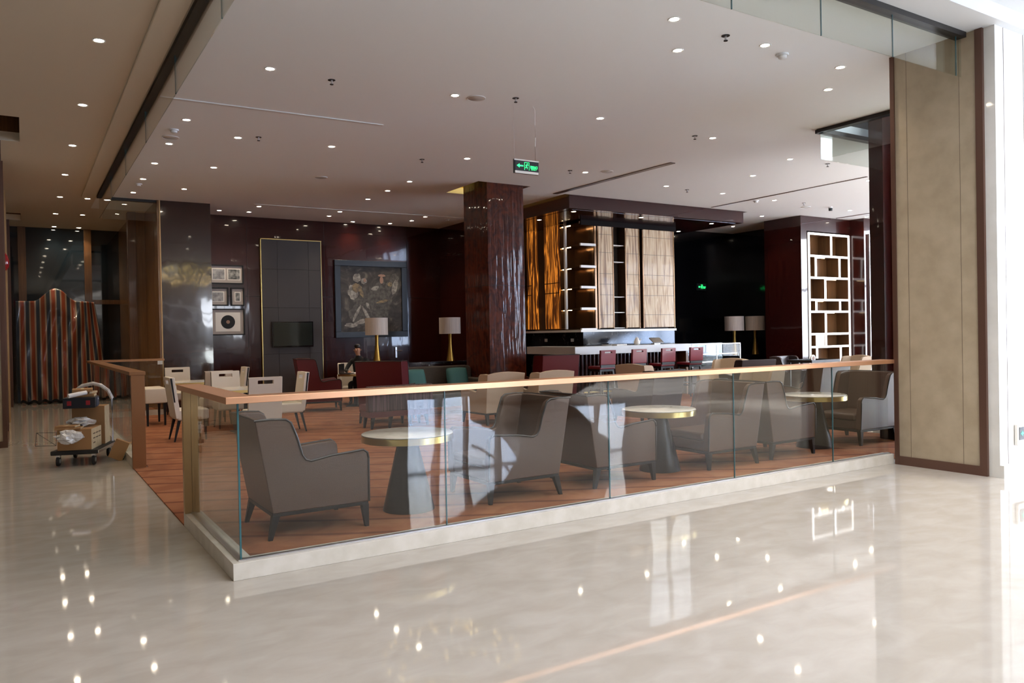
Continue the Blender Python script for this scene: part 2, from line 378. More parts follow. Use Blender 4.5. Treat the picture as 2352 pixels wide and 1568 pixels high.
# column cove lid and canopy pocket
struct(B(6.6, 8.3, ZC + .3, 8.2, 10.0, ZC + .34).build('ceiling_cove', 'cove_gold'))
mb = MB()
for a in ((6.66, 8.44, 6.78, 9.9), (8.06, 8.44, 8.18, 9.9), (6.66, 9.86, 8.18, 9.98), (6.66, 8.32, 8.18, 8.44)): mb.box(a[0], a[1], ZC + .141, a[2], a[3], ZC + .3)
struct(mb.build('ceiling_cove_sides', 'cove_gold'))
struct(B(9.0, 8.6, ZC + .3, 15.5, 13, ZC + .34).build('ceiling_canopy_pocket', 'cove_gold'))
# high zone at the right and lobby ceiling with stepped white cove
struct(B(9.55, -1.15, 6.0, 28, 8.0, 6.1).build('ceiling_atrium', 'white_paint'))
struct(B(9.50, -.9, ZC + .14, 9.62, 2.5, 6).build('wall_atrium_left', 'white_paint'))
struct(B(9.50, 2.42, ZC + .14, 22, 2.54, 6).build('wall_atrium_back', 'panel_grey'))
LOB = [(-.85, ZC, -1.75, ZC + .0), ]
mb = MB()
steps = [(.27, -1.25, -.85, ZC + .0), (.27, -1.75, -1.25, ZC + .16), (.27, -2.3, -1.75, ZC + .36)]
for x0, ya, yb, z in steps: mb.box(x0, ya, z, 28, yb, 5.4)
struct(mb.build('ceiling_bulkhead', 'white_paint'))
struct(B(.27, -2.45, 5.0, 28, -2.3, 9.1).build('wall_bulkhead_upper', 'white_paint'))
struct(B(.27, -14, 9.0, 28, -2.3, 9.1).build('ceiling_lobby', 'white_paint'))
struct(B(.15, -14, ZC + .14, .27, -.85, 9.1).build('wall_lobby_left', 'white_paint'))
# lobby walls behind the camera
def window_wall(name, axis, pos, a0, a1, z0, z1, nx, rails):
    mb = MB()
    def bar(p, q, zz0, zz1, t=.09):
        if axis == 'y': mb.box(p, pos - t, zz0, q, pos + t, zz1)
        else: mb.box(pos - t, p, zz0, pos + t, q, zz1)
    for i in range(nx + 1):
        x = a0 + (a1 - a0) * i / nx; bar(x - .06, x + .06, z0, z1)
    for z in rails: bar(a0, a1, z - .05, z + .05, .06)
    f = struct(mb.build(name, 'dark_metal'))
    g = MB()
    if axis == 'y': g.box(a0, pos - .01, z0, a1, pos + .01, z1)
    else: g.box(pos - .01, a0, z0, pos + .01, a1, z1)
    g.build('pane', 'window_glass', f)
    return f
WO = [(7.6, .06, 11.4, 3.9), (11.8, .6, 15.5, 3.9), (16.2, 4.6, 18.3, 8.6), (20, .4, 26, 6.4)]      # window openings in the front wall: x0, z0, x1, z1
for k, (xa, za, xb, zb_) in enumerate(WO): window_wall('window_%d' % (k + 4), 'y', -14, xa, xb, za, zb_, [4, 3, 2, 6][k], [za + .04, [2.2, 2.2, 6.6, 3.2][k], zb_ - .04])
window_wall('window_2', 'x', 28, -14, 3, .25, 6.0, 10, [.3, 3.3, 5.9])
w_ = slab_with_holes(-8, 0, 28.2, 9.1, 13.9, 14.2, WO); w_.v = [(x, -z, y) for x, y, z in w_.v]
struct(w_.build('wall_front', 'lobby_stone'))
struct(B(13.9, -8.9, 0, 16.0, -7.6, 9.0).build('wall_reflection_blocker', 'pier_stone'))  # unseen block added to keep window reflections off the balustrade glass
mb = MB().box(28, -14, 0, 28.2, 8, .25).box(28, -14, 6.0, 28.2, 8, 9.2).box(28, 3, .25, 28.2, 8, 6.0)
struct(mb.build('wall_right', 'white_marble'))
struct(B(-8.2, -14, 0, -8, 20.6, 7.5).build('wall_left', 'pier_stone'))
struct(B(20.4, 8.0, 0, 28, 8.2, 7.5).build('wall_right_return', 'cherry'))
# lounge back wall and left pier
mb = MB().box(2.4, 15.1, 0, 9.4, 15.3, ZC).box(9.25, 12.8, 0, 9.4, 15.1, ZC).box(9.25, 12.8, 0, 10.8, 12.95, ZC)
wall_back = struct(mb.build('wall_back', 'cherry'))
mb = MB()
for x in (3.75, 5.78, 8.2): mb.box(x - .004, 15.094, 0, x + .004, 15.1, ZC)
for z in (2.7,): mb.box(2.57, 15.095, z - .004, 9.25, 15.1, z + .004)
struct(mb.build('trim_1', 'black_wood'))
struct(B(1.50, 13.5, 0, 2.57, 15.6, ZC).build('wall_pier_left', 'pier_lacquer'))
struct(B(1.44, 13.48, 0, 1.50, 15.6, ZC).build('wall_pier_left_side', 'corridor_wood'))
struct(B(1.478, 13.46, 0, 1.505, 13.485, ZC).build('trim_2', 'post_metal'))
struct(B(1.22, 15.55, 0, 1.5, 19.4, ZC).build('wall_corridor_right', 'corridor_wood'))
struct(B(1.06, 15.5, 0, 1.24, 15.75, ZC).build('trim_3', 'brown_wood'))
# corridor end wall
mb = MB().box(-1.6, 19.32, 0, 1.3, 19.4, ZC)
struct(mb.build('wall_end', 'night_glass'))
mb = MB()
for a, b in ((-1.20, -1.02), (.35, .53)): mb.box(a, 19.24, 0, b, 19.32, ZC)
mb.box(.53, 19.25, 2.66, 1.22, 19.32, 2.78)
struct(mb.build('window_3', 'brown_wood'))
struct(B(-2.0, 9.0, 0, -1.43, 19.4, ZC).build('wall_corridor_left', 'corridor_wood'))
def stone_column(n, y0, y1, top):
    struct(B(-2.1, y0, .1, -1.40, y1, top).build('wall_column_%d' % n, 'pier_stone'))
    struct(MB().box(-2.1, y0 - .01, 0, -1.37, y1 + .01, .1).box(-1.43, y1 - .03, 0, -1.37, y1 + .012, top).box(-1.43, y0 - .012, 0, -1.37, y0 + .03, top).build('trim_%d' % (n + 3), 'bronze_trim'))
stone_column(1, 8.97, 10.6, ZC); stone_column(2, 18.0, 19.2, ZC)
struct(MB().box(-1.43, 10.7, 0, -1.41, 11.3, ZC).box(-1.43, 13.5, 0, -1.38, 14, ZC).build('trim_6', 'post_metal'))
# right stone pier and bright marble wall
struct(B(7.47, -1.02, .10, 9.2, -.04, ZC + .02).build('wall_pier_right', 'pier_stone'))
mb = MB().box(7.455, -1.035, 0, 7.49, -.03, .10).box(7.452, -1.05, 0, 7.49, -.975, ZC + .02).box(7.452, -.07, 0, 7.49, -.02, ZC)
struct(mb.build('trim_7', 'bronze_trim'))
mb = MB()
for y in (-.21, -.80): mb.box(7.4685, y - .0015, .1, 7.474, y + .0015, ZC)
struct(mb.build('trim_8', 'counter_brown'))
struct(B(7.49, -1.16, 0, 13, -1.02, ZC + .02).build('wall_marble_right', 'white_marble'))
struct(B(7.49, -1.2, 0, 13, -1.16, .13).build('baseboard_right', 'white_marble'))
mb = MB()
for x in (7.66, 8.08, 8.5): mb.box(x - .002, -1.163, .13, x + .002, -1.16, ZC)
struct(mb.build('trim_9', 'counter_brown'))
# tall dark column behind the right armchair
mb = MB().box(10.5, 2.0, 0, 11.1, 2.24, 6).box(10.9, 1.75, 0, 11.5, 2.0, 6).box(11.45, 1.6, 0, 12.2, 1.85, 6)
struct(mb.build('wall_column_right', 'cherry'))
struct(B(10.88, 1.72, 0, 10.905, 1.75, 6).build('trim_10', 'brass'))
struct(B(11.02, 1.73, 0, 11.25, 1.752, 6).build('trim_11', 'counter_brown'))
# central lacquered column
struct(B(6.98, 8.44, 0, 7.86, 9.44, ZC + .3).build('wall_column_centre', 'cherry_burl'))
mb = MB()
for z in (2.62,): mb.box(6.975, 8.435, z - .004, 7.862, 9.442, z + .004)
struct(mb.build('trim_12', 'black_wood'))
# dark back walls at right
mb = MB().box(13.95, 12.3, 0, 18.7, 12.45, ZC).box(18.5, 9.85, 0, 18.65, 12.3, ZC)
struct(mb.build('wall_back_dark', 'black_lacquer'))
struct(B(10.4, 12.7, 0, 14.2, 12.85, ZC).build('wall_back_bar', 'black_lacquer'))
mb = MB().box(17.1, 8.6, 0, 17.35, 9.85, ZC).box(17.35, 9.3, 0, 19.3, 9.85, ZC).box(19.26, 8.6, 0, 19.35, 9.85, ZC).box(17.35, 8.6, 4.32, 19.26, 9.3, ZC)
struct(mb.build('wall_bookcase_pier', 'cherry'))
struct(B(20.5, 8.2, 0, 20.7, 15.4, ZC + .3).build('wall_lounge_right', 'cherry'))
struct(B(19.3, 8.15, 0, 20.5, 9.85, ZC).build('wall_pier_far', 'cherry'))

# ------------------------------------------------------------------ balustrades
def edge(parent, x, y, z0, z1, t=.006):
    B(x - t, y - .007, z0, x + t, y + .007, z1).build('glass_edge', 'glass_edge', parent)
bal = thing('glass_balustrade', 'glass balustrade with copper-coloured handrail and marble plinth turning the near corner', 'railing', (0, 0, 0))
MB().plate([(0, 0), (7.47, 0), (7.47, .145), (.145, .145), (.145, 1.86), (0, 1.86)], 0, .115).build('plinth', 'curb_marble', bal, bevel=.003)
MB().plate([(-.03, -.03), (7.47, -.03), (7.47, .155), (.155, .155), (.155, 1.89), (-.03, 1.89)], 1.175, 1.22).build('handrail', 'rail_metal', bal, bevel=.003)
MB().plate([(.045, .045), (7.47, .045), (7.47, .085), (.085, .085), (.085, 1.8), (.045, 1.8)], .115, .124).build('channel', 'steel', bal)
xs = [.065, 1.62, 3.25, 4.85, 6.42, 7.46]
for i in range(5):
    B(xs[i] + .005, .059, .12, xs[i + 1] - .005, .071, 1.176).build('glass_panel', 'rail_glass', bal)
    edge(bal, xs[i], .065, .12, 1.176, .006 if i == 0 else .0035)
B(.059, .08, .12, .071, 1.80, 1.176).build('glass_panel', 'rail_glass', bal)
for k in (0, 1):
    B(.0 + k * .0635, 1.79, .115, .0605 + k * .0635, 1.86, 1.176).build('end_post', 'post_metal', bal, bevel=.002)
far = thing('glass_balustrade', 'second glass balustrade beyond the opening, beside the loaded cart', 'railing', (0, 0, 0))
MB().plate([(0, 5.5), (.145, 5.5), (.145, 12.9), (1.44, 12.9), (1.44, 13.05), (0, 13.05)], 0, .115).build('plinth', 'curb_marble', far)
MB().plate([(-.03, 5.42), (.155, 5.42), (.155, 12.88), (1.44, 12.88), (1.44, 13.08), (-.03, 13.08)], 1.175, 1.22).build('handrail', 'rail_dark', far, bevel=.003)
B(-.01, 5.43, 0, .145, 5.5, 1.176).build('end_post', 'rail_dark', far, bevel=.002)
for a, b in ((5.5, 7.3), (7.32, 9.2), (9.22, 11.1), (11.12, 12.96)): B(.059, a, .115, .071, b, 1.176).build('glass_panel', 'rail_glass', far)
B(.08, 12.96, .115, 1.44, 12.972, 1.176).build('glass_panel', 'rail_glass', far)

# ------------------------------------------------------------------ smoke curtains below the ceiling
def curtain(label, pts, joints, trim_=(0, 0)):
    t = thing('smoke_curtain', label, 'glass screen', (0, 0, 0), 0, 'glass smoke curtains hanging from the ceiling')
    for (a, b), js in zip(zip(pts[:-1], pts[1:]), joints):
        d = Vector((b[0] - a[0], b[1] - a[1], 0)); L_ = d.length; ang = math.atan2(d.y, d.x)
        mt = Matrix.Translation((a[0], a[1], 0)) @ Matrix.Rotation(ang, 4, 'Z')
        MB().box(-.04 + trim_[0], -.05, ZC - .055, L_ + .02 - trim_[1], .07, ZC + .01, mt).build('track', 'dark_metal', t)
        cuts = [0] + js + [L_]
        for p, q in zip(cuts[:-1], cuts[1:]): MB().box(p + .004, -.005, ZC - .47, q - .004, .005, ZC - .05, mt).build('glass_panel', 'curtain_glass', t)
        for p in js: MB().box(p - .0025, -.006, ZC - .47, p + .003, .006, ZC - .05, mt).build('glass_edge', 'glass_edge', t)
curtain('long glass smoke curtain hanging over the left balustrade', [(.31, 13.5), (.31, -.78)], [[2.6, 5.0, 7.4, 9.8, 12.1]], (.06, .03))
curtain('glass smoke curtain across the ceiling at top right, ending at the stone pier', [(.33, -.85), (7.42, -.85)], [[1.25, 2.4, 3.56, 4.73, 5.84, 6.99]])
curtain('short glass smoke curtain in front of the far corridor', [(.36, 13.57), (1.45, 13.57)], [[]])
curtain('glass smoke curtain with an open corner beside the dark column', [(9.57, -.9), (9.57, 2.45), (12.4, 2.45)], [[1.5], [1.3]])

# ------------------------------------------------------------------ tub chairs
def tubshell(D, Wd, zb, hb, ha, wing, lean, th, ht=.0, flare=.02, rnd=.0):
    """U-shaped shell facing +x: D depth, Wd width, hb back height, ha arm height, wing depth of the high side"""
    x0, x1, yh = -D / 2, D / 2, Wd / 2
    n1 = x0 + wing
    side = [(x1, ha - .05), (x1 - .010, ha - .005), (x1 - .045, ha + .022), (x1 - (x1 - n1) * .55, ha), (n1 + .10, ha - .028), (n1 + .062, ha - .012), (n1 + .040, ha + .03), (n1 + .018, ha + (hb - ha) * .5), (n1, hb - .09), (n1 - .014, hb - .035), (n1 - .045, hb - .008), (x0 + th * 1.2, hb)]
    st = [(x, -yh, 0, -1, h) for x, h in side] + [(x0, -yh, -1, -1, hb - .005 + rnd * 0)]
    nb = 5
    for i in range(1, nb): st.append((x0, -yh + Wd * i / nb, -1, 0, hb + rnd * math.sin(math.pi * i / nb)))
    st.append((x0, yh, -1, 1, hb - .005)); st += [(x, yh, 0, 1, h) for x, h in reversed(side)]
    mb = MB()
    for x, y, nx, ny, h in st:
        f = (h - zb) / (hb - zb); k = max(0, min(1, (x1 - x) / D)); sh = -lean * f * (k ** 1.5)
        ix = x - nx * th if nx else x; iy = y - (1 if ny > 0 else -1) * th if ny else y
        fl = flare * f * (1 if y > 0 else -1) if abs(ny) else 0
        for zz, g in ((zb, 0), ((zb + h) / 2, .5), (h, 1)): mb.v.append((x + sh * g, y + fl * g, zz))
        ti = .75 if th < .1 else .7
        for zz, g in ((h, 1), ((zb + h) / 2, .5), (zb, 0)):
            mb.v.append((x + (ix - x) * (1 if g < 1 else ti) + sh * g, y + (iy - y) * (1 if g < 1 else ti) + fl * g, zz))
    n = len(st)
    for i in range(n - 1):
        for j in range(6): a, b = i * 6 + j, i * 6 + (j + 1) % 6; mb.f.append((a, b, b + 6, a + 6))
    mb.f.append(tuple(range(6))); mb.f.append(tuple(range((n - 1) * 6 + 5, (n - 1) * 6 - 1, -1)))
    edge_path = [(mb.v[0][0] + .001, mb.v[0][1], mb.v[0][2])] + [mb.v[i * 6 + 2] for i in range(n)] + [(mb.v[-6][0] + .001, mb.v[-6][1], mb.v[-6][2])]
    return mb, edge_path
def leg(x, y, h, sx, sy, w=.045, t=.028, spl=.05):
    return MB().taper((x + sx * spl - t / 2, y + sy * spl * .3 - t / 2, x + sx * spl + t / 2, y + sy * spl * .3 + t / 2, 0), (x - w / 2, y - w / 2, x + w / 2, y + w / 2, h))
def tub(name, label, cat, D, Wd, hb, ha, wing, lean, th, mat, legmat='black_wood', seat_z=.42, zb=.21, piping=True, rnd=0, cush_mat=None, group=None):
    t = thing(name, label, cat, (0, 0, 0), 0, group)
    mb, ep = tubshell(D, Wd, zb, hb, ha, wing, lean, th, rnd=rnd)
    mb.build('shell', mat, t, bevel=.018, seg=3)
    if piping: MB().tube([(p[0], p[1], p[2] + .002) for p in ep], .010, 6).build('piping', 'piping', t, smooth=True)
    B(-D / 2 + .03, -Wd / 2 + .03, zb, D / 2 - .015, Wd / 2 - .03, zb + .12).build('seat_base', mat, t, bevel=.01)
    B(-D / 2 + th * .8, -Wd / 2 + th + .005, zb + .12, D / 2 + .01, Wd / 2 - th - .005, seat_z).build('seat_cushion', cush_mat or mat, t, bevel=.035, seg=4)
    MB().box(-D / 2 + .0, -Wd / 2 + .01, zb - .03, D / 2 - .0, Wd / 2 - .01, zb).build('base_frame', legmat, t, bevel=.004)
    for sx in (-1, 1):
        for sy in (-1, 1): leg(sx * (D / 2 - .03), sy * (Wd / 2 - .035), zb - .02, sx * (1 if sx < 0 else .25), sy, .06, .032).build('leg', legmat, t)
    return t
def make_arm(): return tub('leather_armchair', '', 'armchair', .80, .80, .955, .625, .24, .13, .085, 'leather_brown')
ARM = Kind(make_arm); g = 'brown leather armchairs along the balustrade'
ARM.put((.89, 1.24, .012), 0, 'brown leather armchair nearest the glass corner, back to the left', g)
ARM.put((2.90, 1.30, .012), R(180), 'brown leather armchair facing the nearest round marble table from its right', g)
ARM.put((4.17, 1.30, .012), 0, 'brown leather armchair to the left of the middle round marble table', g)
ARM.put((5.80, 1.33, .012), R(180), 'brown leather armchair to the right of the middle round marble table', g)
ARM.put((6.95, 1.38, .012), 0, 'brown leather armchair to the left of the round marble table farthest right', g)
ARM.put((8.74, 1.40, .012), R(180), 'brown leather armchair beside the stone pier, facing the right round table', g)
ARM.put((10.1, 3.15, .012), R(95), 'brown leather armchair seen square from behind, past the right round table', g)
def make_arm2(): return tub('leather_armchair', '', 'armchair', .80, .80, .955, .625, .24, .13, .085, 'dark_leather', piping=False)
ARD = Kind(make_arm2); g = 'dark armchairs near the bookcase'
ARD.put((12.15, 6.3, .012), R(75), 'near-black armchair whose back shows over the handrail before the display case', g)
ARD.put((14.1, 6.4, .012), R(-80), 'near-black armchair facing the camera below the lit bookcase', g)
ARD.put((7.75, 4.6, .012), R(100), 'dark armchair half hidden behind the glass right of the middle round table', g)
def make_beige(): return tub('beige_lounge_chair', '', 'armchair', .84, .76, .90, .60, .26, .10, .10, 'beige_fabric', rnd=.03, piping=False)
BEI = Kind(make_beige); g = 'beige fabric lounge chairs'
BEI.put((6.03, 6.82, .012), R(92), 'left of the two beige lounge chairs seen from behind left of the bar', g)
BEI.put((6.98, 6.62, .012), R(92), 'right of the two beige lounge chairs seen from behind left of the bar', g)
BEI.put((10.0, 7.1, .012), R(8), 'beige lounge chair in side view in front of the bar stools', g)
BEI.put((9.55, 4.0, .012), R(172), 'beige lounge chair turned left, above the middle of the right armchairs', g)
BEI.put((12.6, 7.4, .012), R(188), 'beige lounge chair whose rounded back tip shows beside the display case', g)
BEI.put((15.6, 6.3, .012), R(160), 'beige lounge chair at the foot of the dark column beside the stone pier', g)
def make_red(): return tub('red_wing_chair', '', 'armchair', .80, .84, 1.14, .66, .34, .15, .09, 'leather_red')
RED = Kind(make_red); g = 'dark red leather wing chairs'
RED.put((4.40, 11.45, .012), R(-12), 'dark red wing chair in side view left of the seated person', g)
RED.put((4.66, 8.34, .012), R(50), 'dark red wing chair in front of the seated person, back to the camera', g)
RED.put((8.35, 8.3, .012), R(84), 'dark red wing chair between the lacquered column and the bar', g)
def make_white(): return tub('white_tub_chair', '', 'armchair', .70, .70, .97, .70, .25, .08, .08, 'white_leather', piping=False)
WT = Kind(make_white)
WT.put((5.54, 12.46, .012), R(-112), 'white tub chair in which the person sits', None)

# ------------------------------------------------------------------ round marble tables
def make_round():
    t = thing('round_table', '', 'table', (0, 0, 0), 0, 'round marble tables with conical bronze bases')
    MB().lathe([(.235, 0), (.235, .012), (.09, .635)], 40).build('base', 'table_bronze', t, smooth=True)
    MB().lathe([(.405, .632), (.42, .636), (.42, .692), (.405, .696)], 64).build('rim', 'brass', t, smooth=True)
    MB().lathe([(.412, .694), (.416, .698), (.416, .703), (.410, .706)], 64).build('tabletop', 'table_marble', t, smooth=True)
    return t
RT = Kind(make_round)
RT.put((1.83, 1.23, .012), .3, 'round white marble table with brass rim nearest the camera')
RT.put((5.02, 1.33, .012), 1.3, 'middle of the three round marble tables behind the balustrade')
RT.put((7.84, 1.36, .012), 2.1, 'round marble table farthest right, beside the stone pier')

# ------------------------------------------------------------------ white dining chairs and tables
def holed(w, z0, z1, t, hw, hz0, hz1, lean=.0):
    mb = MB(); y = w / 2
    def ring(x, sgn):
        pts = [(-y, z0), (y, z0), (y, z1), (-y, z1), (-hw, hz0), (hw, hz0), (hw, hz1), (-hw, hz1)]
        return [(x - lean * (p[1] - z0), p[0], p[1]) for p in pts]
    mb.v = ring(0, 1) + ring(-t, 1)
    for a, b, c_, d in ((0, 1, 5, 4), (1, 2, 6, 5), (2, 3, 7, 6), (3, 0, 4, 7)):
        mb.f.append((a, b, c_, d)); mb.f.append((a + 8, d + 8, c_ + 8, b + 8))
    for a, b in ((0, 1), (1, 2), (2, 3), (3, 0), (4, 5), (5, 6), (6, 7), (7, 4)): mb.f.append((a, b, b + 8, a + 8))
    return mb
def make_dining():
    t = thing('dining_chair', '', 'chair', (0, 0, 0), 0, 'white leather dining chairs with slotted backs')
    holed(.50, .36, 1.01, .075, .115, .905, .962, .14).build('backrest', 'white_leather', t, bevel=.010).location = (-.17, 0, 0)
    for s in (-1, 1):
        P_ = [(-.215 - .14 * (.62 - .36), .62), (-.235 - .14 * (.62 - .36), .62), (-.235 - .14 * (1.0 - .36), 1.0), (-.205 - .14 * (1.0 - .36), 1.0)]
        MB().prism(P_, s * .2485, s * .254, 'y').build('side_trim', 'black_wood', t)
    B(-.23, -.25, .33, .25, .25, .50).build('seat', 'white_leather', t, bevel=.03, seg=3)
    for sx in (-1, 1):
        for sy in (-1, 1): leg(sx * .19, sy * .20, .34, sx * (1.6 if sx < 0 else .2), sy, .045, .022).build('leg', 'black_wood', t)
    return t
DC = Kind(make_dining)
DC.put((1.10, 8.02, .012), R(2), 'white dining chair seen from its side next to the copper end post')
DC.put((1.97, 6.95, .012), R(88), 'white dining chair nearest the camera, back to the camera, above the glass corner')
DC.put((2.66, 8.0, .012), R(178), 'white dining chair in side view at the right end of the near square table')
DC.put((2.0, 9.32, .012), R(-90), 'white dining chair facing the camera behind the near square table')
DC.put((1.93, 10.15, .012), R(92), 'white dining chair half hidden behind the chair facing the camera')
DC.put((1.66, 12.45, .012), R(-92), 'white dining chair in front of the dark pier, farthest left')
DC.put((2.52, 11.55, .012), R(178), 'small distant white dining chair in side view before the framed photographs')
def make_sq():
    t = thing('square_table', '', 'table', (0, 0, 0), 0, 'square tables with brass edges')
    B(-.44, -.44, .745, .44, .44, .757).build('tabletop', 'table_marble', t)
    B(-.445, -.445, .70, .445, .445, .745).build('rim', 'brass', t, bevel=.003)
    B(-.06, -.06, .02, .06, .06, .70).build('pedestal', 'black_wood', t)
    B(-.26, -.26, 0, .26, .26, .02).build('base', 'black_wood', t, bevel=.004)
    return t
SQ = Kind(make_sq)
SQ.put((2.12, 8.42, .012), 0, 'square brass-edged table among the white dining chairs, nearer one')
SQ.put((1.72, 11.55, .012), 0, 'square brass-edged table farther back before the dark pier')
SQ.put((5.36, 11.84, .012), R(53), 'small square table at which the person is writing').scale = (.72, .72, 1)
t = thing('upholstered_bench', 'white upholstered bench with black legs beside the far balustrade', 'bench', (.95, 10.95, .012))
B(-.19, -.42, .42, .19, .42, .70).build('seat', 'white_leather', t, bevel=.02)
for sx in (-1, 1):
    for sy in (-1, 1): leg(sx * .15, sy * .37, .43, 0, sy, .05, .03).build('leg', 'black_wood', t)

# ------------------------------------------------------------------ striped bench, sofa, cushions
t = thing('striped_sofa', 'low plum sofa with vertically striped back, legs showing under the handrail', 'sofa', (4.42, 7.28, .012))
B(-.62, -.10, .30, .62, .0, .74).build('backrest', 'striped_plum', t, bevel=.02)
B(-.60, .0, .30, .60, .36, .42).build('seat', 'leather_red', t, bevel=.02)
B(-.58, -.08, .20, .58, .34, .30).build('base_frame', 'leather_red', t)
for x in (-.5, -.17, .17, .5): leg(x, -.04, .21, (-1 if x < 0 else 1) * .6, 0, .06, .035).build('leg', 'black_wood', t)
for x in (-.5, .5): leg(x, .3, .21, (-1 if x < 0 else 1) * .6, 0, .06, .035).build('leg', 'black_wood', t)
t = thing('grey_sofa', 'grey-brown sofa against the lacquered column, facing the camera', 'sofa', (6.12, 9.0, .012))
mb = MB(); prof = [(-.74, .16), (.84, .16), (.84, .88), (.80, .93), (.74, .95), (-.74, .95)]
mb.prism(prof, .20, .38, 'y').build('backrest', 'sofa_fabric', t, bevel=.03, seg=3)
B(-.74, -.42, .16, .84, .22, .44).build('seat', 'sofa_fabric', t, bevel=.03, seg=3)
B(.70, -.40, .40, .84, .22, .70).build('armrest', 'sofa_fabric', t, bevel=.04, seg=3)
for x in (-.66, .75):
    for y in (-.35, .3): leg(x, y, .17, 0, 0, .05, .03, 0).build('leg', 'black_wood', t)
def cushion(loc, rz, label):
    def fn(u, v):
        a, b = u * 2 - 1, v * 2 - 1
        return (a * .24 * (1 - .06 * b * b), b * .24 * (1 - .06 * a * a))
    mb = MB(); n = 12
    for sgn in (1, -1):
        mb.grid(lambda u, v: (lambda p, q: (p[0], sgn * .085 * max(0, (1 - (u * 2 - 1) ** 4) * (1 - (v * 2 - 1) ** 4)) ** .6, p[1]))(fn(u, v), 0), n, n)
    o = mb.build('cushion', 'teal_fabric', None, smooth=True); bm = bmesh.new(); bm.from_mesh(o.data); bmesh.ops.remove_doubles(bm, verts=bm.verts, dist=1e-4); bmesh.ops.recalc_face_normals(bm, faces=bm.faces); bm.to_mesh(o.data); bm.free()
    o.location = loc; o.rotation_euler = (R(-16), 0, rz); return tag(o, label, 'cushion', 'teal scatter cushions on the grey sofa')
cushion((5.55, 8.98, .70), R(6), 'teal cushion at the left end of the grey sofa')
cushion((6.50, 8.98, .70), R(-6), 'teal cushion at the right end of the grey sofa')

# ------------------------------------------------------------------ bar
t = thing('bar_counter', 'bar counter with thick pale stone top and dark fluted front', 'counter', (0, 0, 0))
MB().plate([(9.5, 8.9), (13.17, 8.9), (13.17, 9.55), (10.1, 9.55), (10.1, 10.9), (9.5, 10.9)], 1.10, 1.28).build('countertop', 'counter_stone', t, bevel=.004)
MB().plate([(9.72, 9.2), (12.95, 9.2), (12.95, 9.5), (10.0, 9.5), (10.0, 10.85), (9.72, 10.85)], 0, 1.10).build('body', 'cherry', t)
mb = MB()
for i in range(24):
    x = 9.78 + i * .118
    if x < 12.6: mb.lathe([(.034, .12), (.034, 1.1)], 10, (x, 9.19), False)
mb.build('fluting', 'cherry', t, smooth=True)
MB().box(12.62, 9.12, .1, 12.66, 9.2, 1.1).box(13.05, 8.98, .0, 13.12, 9.5, 1.1).box(12.62, 9.12, .05, 13.1, 9.2, .1).build('end_niche', 'brown_wood', t)
MB().tube([(9.8, 8.98, .22), (12.6, 8.98, .22)], .02).build('footrail', 'brass', t, smooth=True)
# canopy
t = thing('bar_canopy', 'dark lacquered wooden canopy hanging over the bar', 'canopy', (0, 0, 0))
B(9.38, 8.86, 4.43, 15.1, 12.75, 5.0).build('box', 'cherry', t)
B(9.55, 9.0, 4.425, 14.95, 12.7, 4.431).build('soffit', 'cherry', t)
# back bar
t = thing('back_bar_cabinet', 'tall back bar cabinet with striped onyx panels and lit open shelves', 'cabinet', (0, 0, 0))
MB().box(11.22, 10.5, 1.66, 13.9, 12.68, 4.425).box(10.95, 11.14, 1.66, 11.22, 12.68, 4.425).build('carcass', 'panel_grey', t)
MB().box(11.20, 10.24, 1.72, 11.22, 11.14, 4.42).box(10.74, 11.12, 1.72, 11.22, 11.14, 4.42).build('mirror_back', 'amber_mirror', t)
B(10.70, 10.86, 1.7, 10.76, 10.92, 4.42).build('upright', 'shelf_white', t); B(11.14, 10.2, 1.7, 11.2, 10.24, 4.42).build('upright', 'amber_mirror', t)
for z in (1.70, 2.22, 2.76, 3.28, 3.83, 4.38):
    s = B(10.74, 10.24, z - .03, 11.2, 11.12, z).build('shelf', 'amber_mirror', t)
    B(10.69, 10.185, z - .045, 11.17, 10.24, z + .015).build('shelf_edge', 'shelf_white', s)
    B(10.78, 10.75, z - .042, 10.81, 11.10, z - .031).build('light_strip', 'strip_glow', s)
def stone(x0, x1, y0, mt='onyx'):
    p = B(x0, y0, 1.72, x1, y0 + .3, 4.42).build('onyx_panel', mt, t)
    mb = MB().box(x0 - .035, y0 - .012, 1.70, x0, y0 + .3, 4.42).box(x1, y0 - .012, 1.70, x1 + .025, y0 + .3, 4.42); mb.build('metal_edge', 'amber_mirror', p)
    mb = MB()
    for z in (2.05, 2.56, 2.83, 3.10, 3.64, 4.1): mb.box(x0, y0 - .002, z - .004, x1, y0, z + .004)
    mb.build('joint', 'black_wood', p)
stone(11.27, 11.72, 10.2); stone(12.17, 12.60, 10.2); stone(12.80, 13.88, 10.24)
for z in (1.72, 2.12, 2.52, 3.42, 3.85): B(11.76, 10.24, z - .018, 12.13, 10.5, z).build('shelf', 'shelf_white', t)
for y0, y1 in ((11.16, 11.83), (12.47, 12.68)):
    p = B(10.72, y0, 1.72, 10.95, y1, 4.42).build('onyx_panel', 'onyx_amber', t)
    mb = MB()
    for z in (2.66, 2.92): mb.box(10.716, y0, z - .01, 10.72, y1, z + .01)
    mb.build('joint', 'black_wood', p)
MB().box(10.64, 10.16, 1.62, 12.72, 12.68, 1.675).box(12.72, 10.2, 1.62, 13.92, 12.68, 1.675).build('ledge', 'shelf_white', t)
MB().box(10.78, 10.26, 0, 13.9, 12.68, 1.62).build('splashback', 'black_marble', t)
for y in (10.72, 11.9): B(10.772, y - .06, 1.38, 10.78, y + .06, 1.46).build('socket_plate', 'counter_stone', t)
MB().box(10.69, 10.16, 4.30, 13.92, 10.2, 4.425).build('top_rail', 'panel_matt', t)
